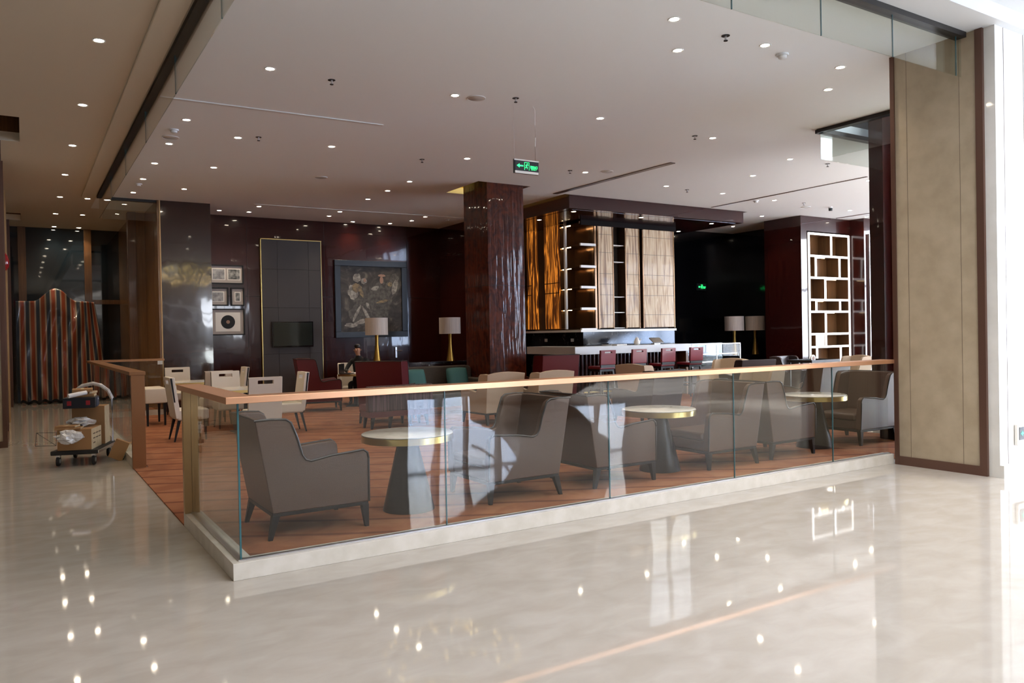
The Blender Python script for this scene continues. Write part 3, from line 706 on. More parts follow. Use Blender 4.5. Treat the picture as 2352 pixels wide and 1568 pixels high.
# things on the counter
def on_counter(px_x, y=9.2): return px_x
def plate_o(x, y, z, r, label):
    return tag(MB().lathe([(r * .5, 0), (r, .02), (r * 1.02, .024), (r * .45, .006)], 28).build('plate', 'shelf_white', None, smooth=True, loc=(x, y, z)), label, 'plate', 'crockery on the bar counter')
plate_o(10.72, 9.25, 1.28, .13, 'white plate lying on the bar counter, left one'); 
tag(B(-.16, -.11, 0, .16, .11, .03).build('folded_napkin', 'shelf_white', None, bevel=.008, loc=(11.05, 9.2, 1.28)), 'flat white folded cloth on the bar counter', 'napkin')
t = thing('teapot', 'small white pot standing on the bar counter', 'teapot', (11.62, 9.2, 1.28))
MB().lathe([(.04, 0), (.075, .03), (.08, .08), (.05, .13), (.045, .15), (.06, .16)], 24).build('body', 'shelf_white', t, smooth=True)
MB().lathe([(.05, .15), (.03, .175), (.012, .18), (.012, .20)], 18).build('lid', 'shelf_white', t, smooth=True)
MB().tube([(.07, 0, .06), (.11, 0, .10), (.13, 0, .15)], .012).build('spout', 'shelf_white', t, smooth=True)
t = thing('till_screen', 'tilted grey till screen on the bar counter', 'till', (12.28, 9.25, 1.28))
B(-.10, -.06, 0, .10, .06, .03).build('foot', 'steel', t, bevel=.004)
mb = MB().prism([(-.10, .03), (-.12, .05), (.05, .17), (.07, .15)], -.17, .17, 'x'); mb.build('screen', 'steel', t, bevel=.005)
# bar stools
def make_stool():
    t = thing('bar_stool', '', 'bar stool', (0, 0, 0), 0, 'red leather bar stools at the counter')
    holed(.43, .86, 1.19, .06, .10, 1.125, 1.155, .06).build('backrest', 'stool_red', t, bevel=.010).location = (-.19, 0, 0)
    B(-.22, -.215, .76, .22, .215, .83).build('seat', 'stool_red', t, bevel=.02)
    B(-.20, -.20, .71, .20, .20, .76).build('seat_frame', 'black_wood', t)
    B(-.24, -.20, .80, -.20, .20, .86).build('back_rail', 'dark_metal', t)
    for sx in (-1, 1):
        for sy in (-1, 1): leg(sx * .18, sy * .18, .74, sx * 1.2, sy * 2.0, .038, .026).build('leg', 'dark_metal', t)
    for s in (-1, 1): B(-.2, s * .19 - .01, .26, .2, s * .19 + .01, .285).build('stretcher', 'dark_metal', t)
    for s in (-1, 1): B(s * .2 - .01, -.19, .30, s * .2 + .01, .19, .325).build('stretcher', 'dark_metal', t)
    return t
ST = Kind(make_stool)
for x, l in ((9.98, 'red leather bar stool farthest left, under the counter corner'), (10.91, 'second red leather bar stool from the left'), (11.82, 'third red leather bar stool from the left'), (12.74, 'red leather bar stool at the right end, beside the display case')):
    ST.put((x, 8.56, .012), R(90), l)
# display case
t = thing('display_case', 'lit glass pastry display case at the right end of the bar', 'display case', (0, 0, 0))
B(13.22, 8.95, 0, 15.0, 9.6, .66).build('base', 'panel_grey', t)
for z in (.78, .98): s = B(13.25, 9.05, z, 14.97, 9.55, z + .008).build('shelf', 'case_glass', t); B(13.25, 9.03, z - .004, 14.97, 9.05, z + .018).build('light_strip', 'case_glow', s)
MB().box(13.22, 8.94, .66, 15.0, 8.95, 1.25).box(13.22, 8.94, 1.25, 15.0, 9.6, 1.26).box(14.99, 8.94, .66, 15.0, 9.6, 1.25).build('glass', 'case_glass', t)
B(13.24, 9.56, .66, 14.98, 9.58, 1.25).build('back_panel', 'screen', t)
mb = MB()
for x in (13.22, 14.1, 14.98): mb.box(x, 8.935, .66, x + .02, 8.955, 1.26)
mb.box(13.22, 8.935, 1.245, 15.0, 8.955, 1.262).box(13.22, 9.58, .66, 15.0, 9.6, 1.26); mb.build('frame', 'steel', t)
# consoles and lamps
def make_lamp():
    t = thing('table_lamp', '', 'lamp', (0, 0, 0), 0, 'gold lamps with pale drum shades')
    MB().lathe([(.105, 0), (.10, .02), (.065, .25), (.04, .5), (.045, .72), (.05, .76)], 28).build('base', 'gold', t, smooth=True)
    MB().lathe([(.285, .72), (.285, 1.15), (.275, 1.15), (.275, .72)], 40, cap=False).build('lamp_shade', 'shade_fabric', t, smooth=True)
    B(-.27, -.008, 1.12, .27, .008, 1.13).build('shade_frame', 'brass', t)
    return t
LM = Kind(make_lamp)
t = thing('console_table', 'long console with glossy black top below the large painting', 'console', (0, 0, 0))
B(5.9, 12.85, .86, 9.15, 13.35, .925).build('tabletop', 'black_marble', t, bevel=.004); B(6.0, 12.92, 0, 9.1, 13.3, .86).build('body', 'cherry', t)
LM.put((6.42, 13.1, .925), 0, 'gold lamp with pale drum shade in front of the painting')
LM.put((8.50, 13.1, .925), 0, 'gold lamp with pale drum shade next to the lacquered column')
t = thing('console_table', 'dark console carrying the two lamps right of the bar', 'console', (0, 0, 0))
B(16.5, 10.55, .80, 18.3, 11.2, .86).build('tabletop', 'black_lacquer', t); B(16.6, 10.6, 0, 18.2, 11.15, .80).build('body', 'black_lacquer', t)
LM.put((17.02, 10.95, .86), 0, 'left of the twin gold lamps against the black wall')
LM.put((17.76, 10.80, .86), 0, 'right of the twin gold lamps against the black wall')
# door handle things
t = thing('door_handle', 'chrome lever handle on the dark wall behind the console', 'door handle', (0, 0, 0))
B(7.78, 15.06, 1.0, 7.83, 15.1, 1.3).build('plate', 'steel', t); MB().tube([(7.80, 15.04, 1.2), (7.98, 15.04, 1.2)], .012).build('lever', 'steel', t, smooth=True)

# ------------------------------------------------------------------ wall panel, screen, pictures
t = thing('wall_panel', 'tall grey upholstered wall panel with thin brass trim', 'wall panel', (0, 0, 0))
mb = MB()
for a, b in ((4.09, 4.5), (4.504, 5.32), (5.324, 5.66)):
    for c_, d in ((0, 1.2), (1.204, 2.4), (2.404, 3.4), (3.404, 4.17)): mb.box(a, 15.03, c_, b, 15.1, d)
mb.build('panel', 'panel_grey', t, bevel=.002)
MB().box(4.07, 15.01, 0, 4.09, 15.1, 4.19).box(4.07, 15.01, 4.17, 5.68, 15.1, 4.19).box(5.66, 15.02, 0, 5.675, 15.1, 4.19).build('trim', 'brass', t)
t = thing('television', 'flat television on the grey wall panel', 'television', (0, 0, 0))
B(4.32, 14.97, 1.37, 5.40, 15.03, 2.04).build('frame', 'black_lacquer', t, bevel=.003); B(4.35, 14.965, 1.41, 5.37, 14.972, 2.01).build('screen', 'screen', t)
t = thing('framed_painting', 'large framed painting of two drumming figures in a navy frame', 'painting', (7.10, 15.1, 2.65))
mb = MB()
for a in ((-1.06, -1.06, 1.06, -.90), (-1.06, .90, 1.06, 1.06), (-1.06, -.9, -.90, .9), (.90, -.9, 1.06, .9)): mb.box(a[0], -.075, a[1], a[2], 0, a[3])
mb.build('frame', 'frame_navy', t, bevel=.008)
B(-.9, -.035, -.9, .9, -.02, .9).build('canvas', 'painting_canvas', t)
rnd = random.Random(3); BL = [0]
def blob(mb, cx, cz, rx, rz, rot=0, k=18, jit=.16, y=-.038):
    pts = []; BL[0] += 1; y = -.036 - .0006 * BL[0]
    for i in range(k):
        a = 2 * math.pi * i / k; f = 1 + rnd.uniform(-jit, jit); x, z = rx * f * math.cos(a), rz * f * math.sin(a)
        pts.append((cx + x * math.cos(rot) - z * math.sin(rot), cz + x * math.sin(rot) + z * math.cos(rot)))
    mb.prism(pts, y, y + .0004, 'y')
mb = MB(); blob(mb, .22, .05, .34, .42); blob(mb, .30, .28, .30, .22, .1); blob(mb, -.30, .12, .26, .22, .4); blob(mb, -.33, -.45, .34, .32); blob(mb, .2, -.45, .3, .3); blob(mb, .66, .4, .2, .3, -.3)
mb.build('grey_robes', 'paint_grey', t)
for a_ in ((-.54, .20, .15, .22), (-.42, .58, .12, .12), (-.22, .50, .09, .08, .5), (-.3, -.62, .22, .06, .3), (-.6, -.72, .18, .06), (.70, .34, .08, .22, -.3), (-.12, -.18, .04, .10, .4), (.10, .30, .12, .06, .4), (-.15, -.45, .05, .28, .5), (-.45, -.40, .04, .26, -.5)):
    mb = MB(); blob(mb, *a_); mb.build('pale_stroke', 'paint_pale', t)
for a_ in ((-.43, .30, .13, .13), (.55, .42, .07, .06), (.33, -.06, .20, .04, .2), (-.30, .17, .05, .13, .3)):
    mb = MB(); blob(mb, *a_); mb.build('ochre_stroke', 'paint_ochre', t)
mb = MB(); blob(mb, .30, .53, .055, .10, jit=.05, y=-.0425); blob(mb, .31, .66, .11, .035, jit=.1, y=-.0425); blob(mb, -.20, .52, .04, .05, y=-.0425)
mb.build('faces', 'paint_rose', t)
def framed(x0, x1, z0, z1, label, inner):
    t = thing('framed_photograph', label, 'framed picture', ((x0 + x1) / 2, 15.1, (z0 + z1) / 2), 0, 'framed photographs beside the dark pier')
    w, h = (x1 - x0) / 2, (z1 - z0) / 2
    mb = MB()
    for a in ((-w - .03, -h - .03, w + .03, -h), (-w - .03, h, w + .03, h + .03), (-w - .03, -h, -w, h), (w, -h, w + .03, h)): mb.box(a[0], -.04, a[1], a[2], 0, a[3])
    mb.build('frame', 'black_wood', t); B(-w, -.015, -h, w, -.005, h).build('mount', 'photo_mat', t)
    for k, (a, b, c_, d, mm) in enumerate(inner):
        B(a - .02, -.018, b - .02, c_ + .02, -.0155, d + .02).build('inner_border', 'shelf_white', t); B(a, -.021, b, c_, -.0185, d).build('print', mm, t)
    return t
framed(2.86, 3.62, 3.03, 3.45, 'framed pair of square black-and-white photographs, topmost on the wall', [(-.33, -.12, -.05, .13, 'photo_grey'), (.04, -.12, .32, .13, 'photo_dark')])
framed(2.84, 3.24, 2.48, 2.88, 'square framed print in the middle row, partly hidden by the dark pier', [(-.15, -.11, .11, .11, 'photo_grey')])
framed(3.36, 3.63, 2.48, 2.88, 'narrow upright framed print in the middle row of pictures', [(-.05, -.1, .06, .1, 'photo_dark')])
p3 = framed(2.87, 3.63, 1.74, 2.35, 'framed picture with a large black disc, lowest of the group', [])
B(-.30, -.02, -.24, .30, -.0155, .24).build('inner_border', 'shelf_white', p3)
MB().lathe([(.17, -.025), (.17, -.021)], 40, (0, 0), True, 'y').build('black_disc', 'black_wood', p3); MB().lathe([(.045, -.028), (.045, -.0255)], 24, (0, 0), True, 'y').build('disc_label', 'paint_rose', p3)

# ------------------------------------------------------------------ bookcase and far panel
t = thing('bookcase', 'built-in bookcase with bright white dividers and brown compartments', 'bookcase', (0, 0, 0))
B(17.36, 9.0, 0, 19.26, 9.05, 4.3).build('back_panel', 'brown_wood', t)
rows = [(3.63, 4.25, [18.41]), (3.02, 3.63, [17.71, 18.78]), (2.40, 3.02, [18.12]), (2.07, 2.40, [17.71, 18.78]), (1.44, 2.07, [18.12]), (1.08, 1.44, [17.71, 18.12]), (.55, 1.08, [17.71, 18.78]), (.05, .55, [18.4])]
def fr(mb, edge=.0, y0=8.585, y1=9.0, w=.027):
    mb.box(17.42 - w, y0, 0, 17.42 + w, y1, 4.27); mb.box(19.22 - w, y0, 0, 19.22 + w, y1, 4.27)
    for z in (.05, .55, 1.08, 1.44, 2.07, 2.40, 3.02, 3.63, 4.25): mb.box(17.42, y0, z - w, 19.22, y1, z + w)
    for a, b, vs in rows:
        for x in vs: mb.box(x - w, y0, a, x + w, y1, b)
    return mb
fr(MB(), y0=8.60).build('shelving', 'brown_wood', t)
fr(MB(), y0=8.575, y1=8.60, w=.030).build('daylight_glow_edges', 'bookcase_painted_glow', t)  # front edges glow to imitate daylight glare; no lamps in them
B(17.74, 8.62, 1.11, 18.09, 8.9, 1.41).build('glowing_niche', 'bookcase_painted_glow', t)  # niche brightness comes from the same painted emission
mb = MB()
for z, a, b in ((3.6, 17.74, 18.3), (2.99, 18.15, 18.8), (2.37, 17.74, 18.2), (2.04, 18.15, 18.7)): mb.box(a, 8.72, z - .012, b, 8.74, z - .002)
mb.build('light_strip', 'strip_glow', t)
t = thing('wall_panel', 'pale framed wall panel to the right of the bookcase', 'wall panel', (0, 0, 0))
B(19.5, 8.10, 0, 20.4, 8.15, 4.25).build('panel', 'counter_stone', t); B(19.46, 8.09, 0, 19.5, 8.15, 4.28).build('trim', 'steel', t)
B(19.95, 8.06, 1.5, 20.35, 8.10, 2.4).build('mirror', 'screen', t)
tag(B(9.22, .95, .012, 9.9, 1.30, .27).build('plinth_block', 'table_bronze', None, bevel=.01), 'dark blue-green block on the floor behind the right armchair', 'plinth')
t = thing('tray_table', 'black tray table with raised rim below the bookcase', 'table', (12.6, 4.9, .012))
MB().box(-.45, -.3, .90, .45, .3, .925).box(-.45, -.3, .925, .45, -.28, .955).box(-.45, .28, .925, .45, .3, .955).box(-.45, -.28, .925, -.43, .28, .955).box(.43, -.28, .925, .45, .28, .955).build('tray', 'dark_metal', t)
for sx in (-1, 1):
    for sy in (-1, 1): B(sx * .4 - .012, sy * .26 - .012, 0, sx * .4 + .012, sy * .26 + .012, .90).build('leg', 'dark_metal', t)
t = thing('round_dial', 'small round white dial with a pink centre standing on the tray table', 'clock', (12.34, 4.72, 1.002))
MB().lathe([(.07, -.012), (.07, .012)], 28, (0, 0), True, 'y').build('face', 'shelf_white', t, smooth=True)
MB().lathe([(.038, -.016), (.038, -.012)], 20, (0, 0), True, 'y').build('centre', 'paint_rose', t)
B(-.04, -.02, -.07, .04, .02, -.055).build('stand', 'dark_metal', t)
t = thing('red_sculpture', 'glossy red sculpture, a sliver showing past the stone pier', 'sculpture', (10.55, 1.45, .012))
MB().lathe([(.12, 0), (.12, .9), (.06, 1.0), (.05, 1.2)], 20).build('stand', 'black_wood', t, smooth=True)
mb = MB().tube([(.05 + .17 * math.cos(a / 10), 0, 1.65 + .38 * math.sin(a / 10)) for a in range(-20, 42, 3)], .05, 10); mb.build('figure', 'glossy_red', t, smooth=True)

# ------------------------------------------------------------------ signs
def running_man(mb, s, y, cx, cz):
    def cap(a, b, w):
        a, b = Vector((a[0], a[1])), Vector((b[0], b[1])); d = (b - a).normalized(); n = Vector((-d.y, d.x)) * w
        mb.prism([((cx + q.x * s), (cz + q.y * s)) for q in (a - n, b - n, b + n, a + n)], y - .0015, y, 'y')
    mb.prism([(cx + s * (.10 + .10 * math.cos(k)), cz + s * (.62 + .10 * math.sin(k))) for k in [i * math.pi / 5 for i in range(10)]], y - .0015, y, 'y')
    cap((.05, .48), (-.10, .05), .10); cap((.02, .42), (.28, .30), .05); cap((.28, .30), (.36, .45), .045); cap((.0, .42), (-.26, .28), .05); cap((-.26, .28), (-.30, .08), .04)
    cap((-.10, .05), (.14, -.20), .07); cap((.14, -.20), (.08, -.52), .06); cap((-.10, .05), (-.20, -.25), .07); cap((-.20, -.25), (-.46, -.30), .055)
GLY = {'E': ['111', '100', '111', '100', '111'], 'X': ['101', '101', '010', '101', '101'], 'I': ['111', '010', '010', '010', '111'], 'T': ['111', '010', '010', '010', '010'],
       'a': ['11111', '10101', '11111', '00100', '11111', '10101', '11111'], 'b': ['10111', '11010', '10111', '11101', '10111', '11010', '10101'],
       'c': ['00100', '10101', '11111', '00100', '10101', '10101', '11111'], 'd': ['11111', '10001', '10001', '10001', '10001', '10001', '11111']}
def glyphs(mb, txt, x, z, cell, y):
    for ch in txt:
        gsh = GLY[ch]
        for j, row in enumerate(gsh):
            for i, q in enumerate(row):
                if q == '1': mb.box(x + i * cell, y - .0015, z - (j + 1) * cell, x + (i + .92) * cell, y, z - (j + .08) * cell)
        x += (len(gsh[0]) + 1) * cell
    return mb
def sign_face(t, w, h, y, mat, arrow=True):
    B(-w, y, -h, w, y + .004, h).build('face', 'sign_black', t)
    mb = MB(); s = h * .80; yy = y - .001
    cxm = 0.0; fw = w * .21
    mb.prism([(cxm - fw, -s), (cxm - fw + .006, -s), (cxm - fw + .006, s), (cxm - fw, s)], yy - .0015, yy, 'y'); mb.prism([(cxm + fw - .006, -s), (cxm + fw, -s), (cxm + fw, s), (cxm + fw - .006, s)], yy - .0015, yy, 'y')
    mb.prism([(cxm - fw, s - .006), (cxm + fw, s - .006), (cxm + fw, s), (cxm - fw, s)], yy - .0015, yy, 'y')
    mb.build('door_symbol', mat, t)
    mb = MB(); running_man(mb, h * .95, yy, cxm, -.005); mb.build('running_figure', mat, t)
    mb = MB(); ax = -w * .60
    mb.prism([(ax - w * .27, 0), (ax - w * .02, h * .42), (ax - w * .02, h * .16), (ax + w * .30, h * .12), (ax + w * .30, -h * .12), (ax - w * .02, -h * .16), (ax - w * .02, -h * .42)], yy - .0015, yy, 'y'); mb.build('arrow', mat, t)
    mb = MB(); c_ = w * .62 / 23; glyphs(mb, 'abcd', w * .30, h * .18, c_, yy); glyphs(mb, 'EXIT', w * .38, -h * .26, c_ * 1.15, yy); mb.build('lettering', mat, t)
t = thing('exit_sign', 'hanging green exit sign with arrow, below the lounge ceiling', 'exit sign', (4.745, 3.57, 3.885))
B(-.20, -.0, -.095, .20, .03, .095).build('housing', 'sign_black', t)
B(-.20, -.006, .078, .20, .0, .095).build('top_strip', 'shelf_white', t); B(-.19, -.008, -.095, .19, .0, -.062).build('bottom_strip', 'shelf_white', t)
h = bpy.data.objects.new('sign_panel', None); C.objects.link(h); h.parent = t; h.location = (0, 0, .008)
sign_face(h, .19, .066, -.006, 'sign_green')
MB().tube([(-.185, .015, .09), (-.187, .015, ZC - 3.885)], .0018, 5).build('wire', 'steel', t)
MB().tube([(.16, .015, .09), (.158, .015, .3), (.165, .015, .42), (.160, .015, .62), (.162, .015, .80), (.13, .015, ZC - 3.885)], .005, 6).build('wire', 'shelf_white', t, smooth=True)
t = thing('exit_sign', 'white framed exit sign low on the bright marble wall at right', 'exit sign', (7.985, -1.165, .43))
mb = MB(); B(-.20, -.03, -.115, .20, .0, .105).build('housing', 'shelf_white', t, bevel=.004)
h = bpy.data.objects.new('sign_panel', None); C.objects.link(h); h.parent = t; h.location = (0, 0, .008)
sign_face(h, .165, .068, -.036, 'sign_green_soft')
t = thing('exit_sign', 'small green exit sign glowing on the far black wall', 'exit sign', (17.05, 12.28, 2.98))
B(-.2, 0, -.11, .2, .02, .11).build('housing', 'sign_black', t)
h = bpy.data.objects.new('sign_panel', None); C.objects.link(h); h.parent = t
sign_face(h, .18, .09, -.006, 'sign_green')

# ------------------------------------------------------------------ ceiling fittings
WARM = (1.0, .80, .56)
def make_down(e=None):
    t = thing('ceiling_downlight', '', 'downlight', (0, 0, 0))
    MB().lathe([(.048, -.003), (.062, -.006), (.066, -.001), (.066, .0), (.048, .0)], 24, cap=False).build('trim_ring', 'white_paint', t, smooth=True)
    MB().lathe([(.047, -.0015), (.047, -.0005)], 20).build('lamp', 'lamp_glow', t)
    l = bpy.data.lights.new('downlight_beam', 'SPOT'); l.energy = e or SPOT; l.color = WARM; l.spot_size = R(110); l.spot_blend = .9; l.shadow_soft_size = .04
    o = bpy.data.objects.new('downlight_beam', l); C.objects.link(o); o.parent = t; o.location = (0, 0, -.02)
    return t
SPOT = 36
DL = Kind(make_down); DLC = Kind(lambda: make_down(9))
def row(pts, where, grp, z=ZC, order='from the camera'):
    n = len(pts)
    for i, (x, y) in enumerate(pts):
        w = ORD[i] if i else ('nearest' if 'camera' in order else 'first')
        if n == 1: lab = 'recessed ceiling downlight %s' % where
        elif 'camera' in order: lab = 'recessed ceiling downlight %s, %s' % (where, 'nearest the camera' if i == 0 else w + ' from the camera')
        else: lab = 'recessed ceiling downlight %s, %s %s' % (where, w, order)
        (DL if z == ZC else DLC).put((x, y, z), 0, lab, grp)
G1 = 'recessed downlights in the lounge ceiling'
row([(.89, 6.47), (.89, 8.03), (.89, 9.62), (.89, 11.17), (.89, 12.75)], 'in the line beside the left smoke curtain', G1)
row([(1.75, 7.15), (1.86, 9.51), (1.75, 11.89)], 'in the second line from the left curtain', G1)
row([(1.35, 3.79)], 'alone in front of the left end of the white ceiling slot', G1)
row([(3.70, 3.65)], 'beside the round ceiling speaker left of the hanging exit sign', G1)
row([(3.21, 7.03), (5.60, 6.77)], 'between near white slot and lacquered column', G1, order='from the left')
row([(5.56, 9.11), (5.56, 10.23), (5.57, 11.38)], 'in the line running back beside the lacquered column', G1)
row([(2.95, 14.38), (3.64, 14.32), (5.60, 14.12), (7.86, 13.98)], 'in the row just behind the far white slot', G1, order='from the left')
row([(3.65, 13.40), (5.61, 13.34), (7.89, 13.2)], 'along the near side of the far white slot', G1, order='from the left')
row([(6.5, 14.81), (7.54, 14.7)], 'against the wall above the painting', G1, order='from the left')
row([(4.46, .40), (5.85, .43), (7.24, .47)], 'in the front row at top right', G1, order='from the left')
row([(5.11, 1.02), (7.87, 1.09)], 'just behind the front row', G1, order='from the left')
row([(6.07, 3.60), (8.43, 3.64), (10.91, 4.08)], 'in the row right of the exit sign', G1, order='from the left')
row([(8.22, 6.75)], 'next to the brown slot above the bar canopy corner', G1)
row([(11.50, 5.45), (14.20, 4.65)], 'before the thin dark ceiling line', G1, order='from the left')
row([(10.68, 7.10), (12.50, 7.18), (14.39, 7.27), (17.61, 7.43), (19.16, 7.97)], 'in the long row above the canopy', G1, order='from the left')
row([(16.23, 9.19), (17.12, 11.03)], 'between the canopy and the dark wall', G1)
row([(9.77, 9.22), (9.78, 10.66)], 'under the left side of the bar canopy', 'downlights under the bar canopy', 4.425)
row([(11.87, 9.26), (14.35, 9.28), (14.66, 10.82)], 'under the front of the bar canopy', 'downlights under the bar canopy', 4.425, 'from the left')
row([(-.41, 1.2), (-.41, 3.78), (-.41, 6.36), (-.41, 8.84), (-.41, 11.37), (-.40, 13.96), (-.40, 16.52), (-.36, 18.95)], 'in the long line down the corridor', 'downlights in the corridor ceiling')
row([(.12, 13.95), (.17, 16.46), (.22, 18.95)], 'in the short second line at the corridor end', 'downlights in the corridor ceiling')
def make_spr():
    t = thing('fire_sprinkler', '', 'sprinkler', (0, 0, 0), 0, 'fire sprinklers in the ceiling')
    MB().lathe([(.045, -.004), (.045, 0)], 20).build('plate', 'dark_metal', t); MB().lathe([(.012, -.05), (.012, -.004)], 10).build('stem', 'steel', t); MB().lathe([(.022, -.058), (.022, -.05)], 14).build('deflector', 'dark_metal', t)
    return t
SP = Kind(make_spr)
from_px = {}
for x, y, l in ((2.1, 3.83, 'fire sprinkler left of centre between two front downlights'), (2.02, 6.97, 'fire sprinkler just behind the near white slot'), (4.92, 7.19, 'fire sprinkler right of the near white slot end'), (4.46, 3.37, 'fire sprinkler between the wires of the hanging exit sign'),
                (5.25, .45, 'large looking fire sprinkler near the top right corner'), (8.07, 3.68, 'fire sprinkler beside the second downlight right of the exit sign'), (7.85, 6.75, 'fire sprinkler left of the small ceiling disc above the bar'), (11.9, 4.0, 'fire sprinkler below the open corner smoke curtain'),
                (11.4, 7.2, 'fire sprinkler above the middle of the canopy'), (15.4, 7.2, 'small fire sprinkler between two distant downlights')):
    SP.put((x, y, ZC), 0, l)
def make_det():
    t = thing('smoke_detector', '', 'smoke detector', (0, 0, 0), 0, 'smoke detectors and domes on the ceiling')
    MB().lathe([(.065, -.02), (.07, -.014), (.07, 0)], 24).build('base', 'white_paint', t, smooth=True); MB().lathe([(.03, -.055), (.045, -.045), (.048, -.02)], 20).build('head', 'white_paint', t, smooth=True)
    return t
SD = Kind(make_det)
for x, y, l in ((6.25, .52, 'smoke detector between two front-row downlights at top right'), (.82, 7.1, 'dome detector beside the left smoke curtain, larger one'), (.87, 11.7, 'small detector in the line of downlights by the left curtain'), (8.6, 13.3, 'dome detector left of the lacquered column top'), (14.0, 7.5, 'dome detector on the thin dark ceiling line')):
    SD.put((x, y, ZC), 0, l)
t = thing('security_camera', 'small ceiling camera in the distance above the bookcase', 'camera', (16.6, 7.3, ZC))
MB().lathe([(.05, -.03), (.05, 0)], 18).build('base', 'white_paint', t, smooth=True); MB().lathe([(.045, -.10), (.05, -.03)], 18).build('body', 'dark_metal', t, smooth=True)
def make_spk():
    t = thing('ceiling_speaker', '', 'speaker', (0, 0, 0), 0, 'round speakers set flush in the ceiling')
    MB().lathe([(.11, -.006), (.12, 0)], 32).build('grille', 'curb_marble', t, smooth=True); MB().lathe([(.11, -.004), (.118, -.009), (.126, -.004), (.126, 0), (.11, 0)], 32, cap=False).build('ring', 'white_paint', t, smooth=True)
    return t
SK = Kind(make_spk)
for x, y, l in ((4.0, 3.62, 'round ceiling speaker left of the hanging exit sign'), (3.85, 9.5, 'faint round ceiling speaker toward the painting'), (8.55, 6.5, 'round ceiling disc between exit sign and the bar canopy'), (.85, 7.6, 'flat ceiling disc beside the left smoke curtain'), (16.0, 7.6, 'round ceiling disc far back above the bookcase')):
    SK.put((x, y, ZC), 0, l)
def slot(a, b, w, mat, label):
    d = Vector((b[0] - a[0], b[1] - a[1], 0)); ang = math.atan2(d.y, d.x)
    mt = Matrix.Translation((a[0], a[1], 0)) @ Matrix.Rotation(ang, 4, 'Z')
    tag(MB().box(0, -w / 2, ZC - .012, d.length, w / 2, ZC - .0005, mt).build('air_slot', mat), label, 'air vent', 'linear air slots in the lounge ceiling')
slot((.36, 5.5), (3.43, 5.42), .07, 'white_paint', 'long white linear air slot nearer the camera, left')
slot((3.45, 13.12), (9.2, 12.95), .09, 'white_paint', 'long white linear air slot in front of the back wall')
slot((9.15, 5.3), (9.02, 8.9), .12, 'counter_brown', 'brownish linear air slot running to the canopy corner')
slot((13.75, 4.4), (13.75, 8.7), .05, 'counter_brown', 'thin dark ceiling line in front of the canopy end')
slot((18.55, 7.2), (18.55, 8.5), .05, 'counter_brown', 'short thin dark ceiling line above the bookcase')
# warm strips hidden in the coves
for nm, lab, bx in (('cove_light', 'warm light strip glowing in the recess around the lacquered column', (6.82, 9.60, ZC + .2, 8.0, 9.64, ZC + .22)), ('cove_light', 'warm light strip hidden behind the left edge of the bar canopy', (9.27, 8.95, ZC + .2, 9.30, 12.7, ZC + .22))):
    tag(B(*bx).build(nm, 'cove_glow'), lab, 'light strip')

# ------------------------------------------------------------------ loaded cart in the corridor
def crinkle(nx, seed, rx, ry, rz, amp=.25):
    r_ = random.Random(seed); mb = MB(); n, k = 14, 9
    for j in range(k + 1):
        for i in range(n):
            a = 2 * math.pi * i / n; p = math.pi * j / k; f = 1 + r_.uniform(-amp, amp) * math.sin(p)
            mb.v.append((rx * f * math.sin(p) * math.cos(a), ry * f * math.sin(p) * math.sin(a), rz * f * math.cos(p)))
    for j in range(k):
        for i in range(n): mb.f.append((j * n + i, j * n + (i + 1) % n, (j + 1) * n + (i + 1) % n, (j + 1) * n + i))
    return mb
CA = R(72); CO = Vector((-.47, 6.62, 0)); CM = Matrix.Translation(CO) @ Matrix.Rotation(CA, 4, 'Z')
cart = thing('platform_cart', 'black platform cart loaded with cartons beside the far balustrade', 'cart', CO, CA)
B(-.46, -.28, .15, .46, .28, .205).build('platform', 'rubber', cart, bevel=.012)
B(-.46, -.29, .16, .46, -.28, .195).build('platform_edge', 'steel', cart)
for sx in (-1, 1):
    for sy in (-1, 1):
        w_ = MB().lathe([(.035, -.018), (.062, -.016), (.066, 0), (.062, .016), (.035, .018)], 24, (0, 0), True, 'y').build('wheel', 'rubber', cart, smooth=True); w_.location = (sx * .37, sy * .21, .066)
        MB().lathe([(.03, -.020), (.03, .020)], 16, (0, 0), True, 'y').build('hub', 'wheel_grey', w_); B(-.03, -.025, .05, .03, .025, .085).build('bracket', 'steel', w_)
hp = [(.44, -.25, .18), (.44, -.25, .80), (.44, -.21, .92), (.44, -.12, 1.0), (.44, 0, 1.03), (.44, .12, 1.0), (.44, .21, .92), (.44, .25, .80), (.44, .25, .18)]
MB().tube(hp, .014, 8).build('handle', 'steel', cart, smooth=True)
mb = MB()
for off, rr in ((0, .026),): mb.tube([(p[0] + random.uniform(-.012, .012), p[1] * .98 + random.uniform(-.012, .012), p[2] + random.uniform(-.01, .01)) for p in hp[1:8]], rr, 8)
mb.build('plastic_wrapping', 'plastic_wrap', cart)
def onc(v): return CM @ Vector(v)
def carton(name, c, half, hgt, label, rz=0, mat='cardboard', face=True, cat='box', tilt=None, group='cartons on and by the cart', flap=True):
    t = thing(name, label, cat, onc(c), CA + rz, group)
    B(-half[0], -half[1], 0, half[0], half[1], hgt).build('body', mat, t, bevel=.003)
    if face: B(-half[0] + .002, -half[1] - .002, .002, half[0] - .002, -half[1] + .001, hgt - .002).build('pale_side', 'cardboard_pale', t)
    if flap: B(-half[0], -.02, hgt, half[0], .02, hgt + .0015).build('tape', 'cardboard_pale', t)
    if tilt: t.rotation_euler = tilt
    return t
c1 = carton('cardboard_box', (-.20, .0, .206), (.24, .20), .27, 'wide cardboard carton at the near end of the cart, print on its pale side')
mb = MB()
for i in range(7):
    mb.box(-.16 + (i % 3) * .13, -.2035, .19 - (i // 3) * .06, -.06 + (i % 3) * .13, -.2022, .205 - (i // 3) * .06)
mb.build('printed_lines', 'ink', c1)
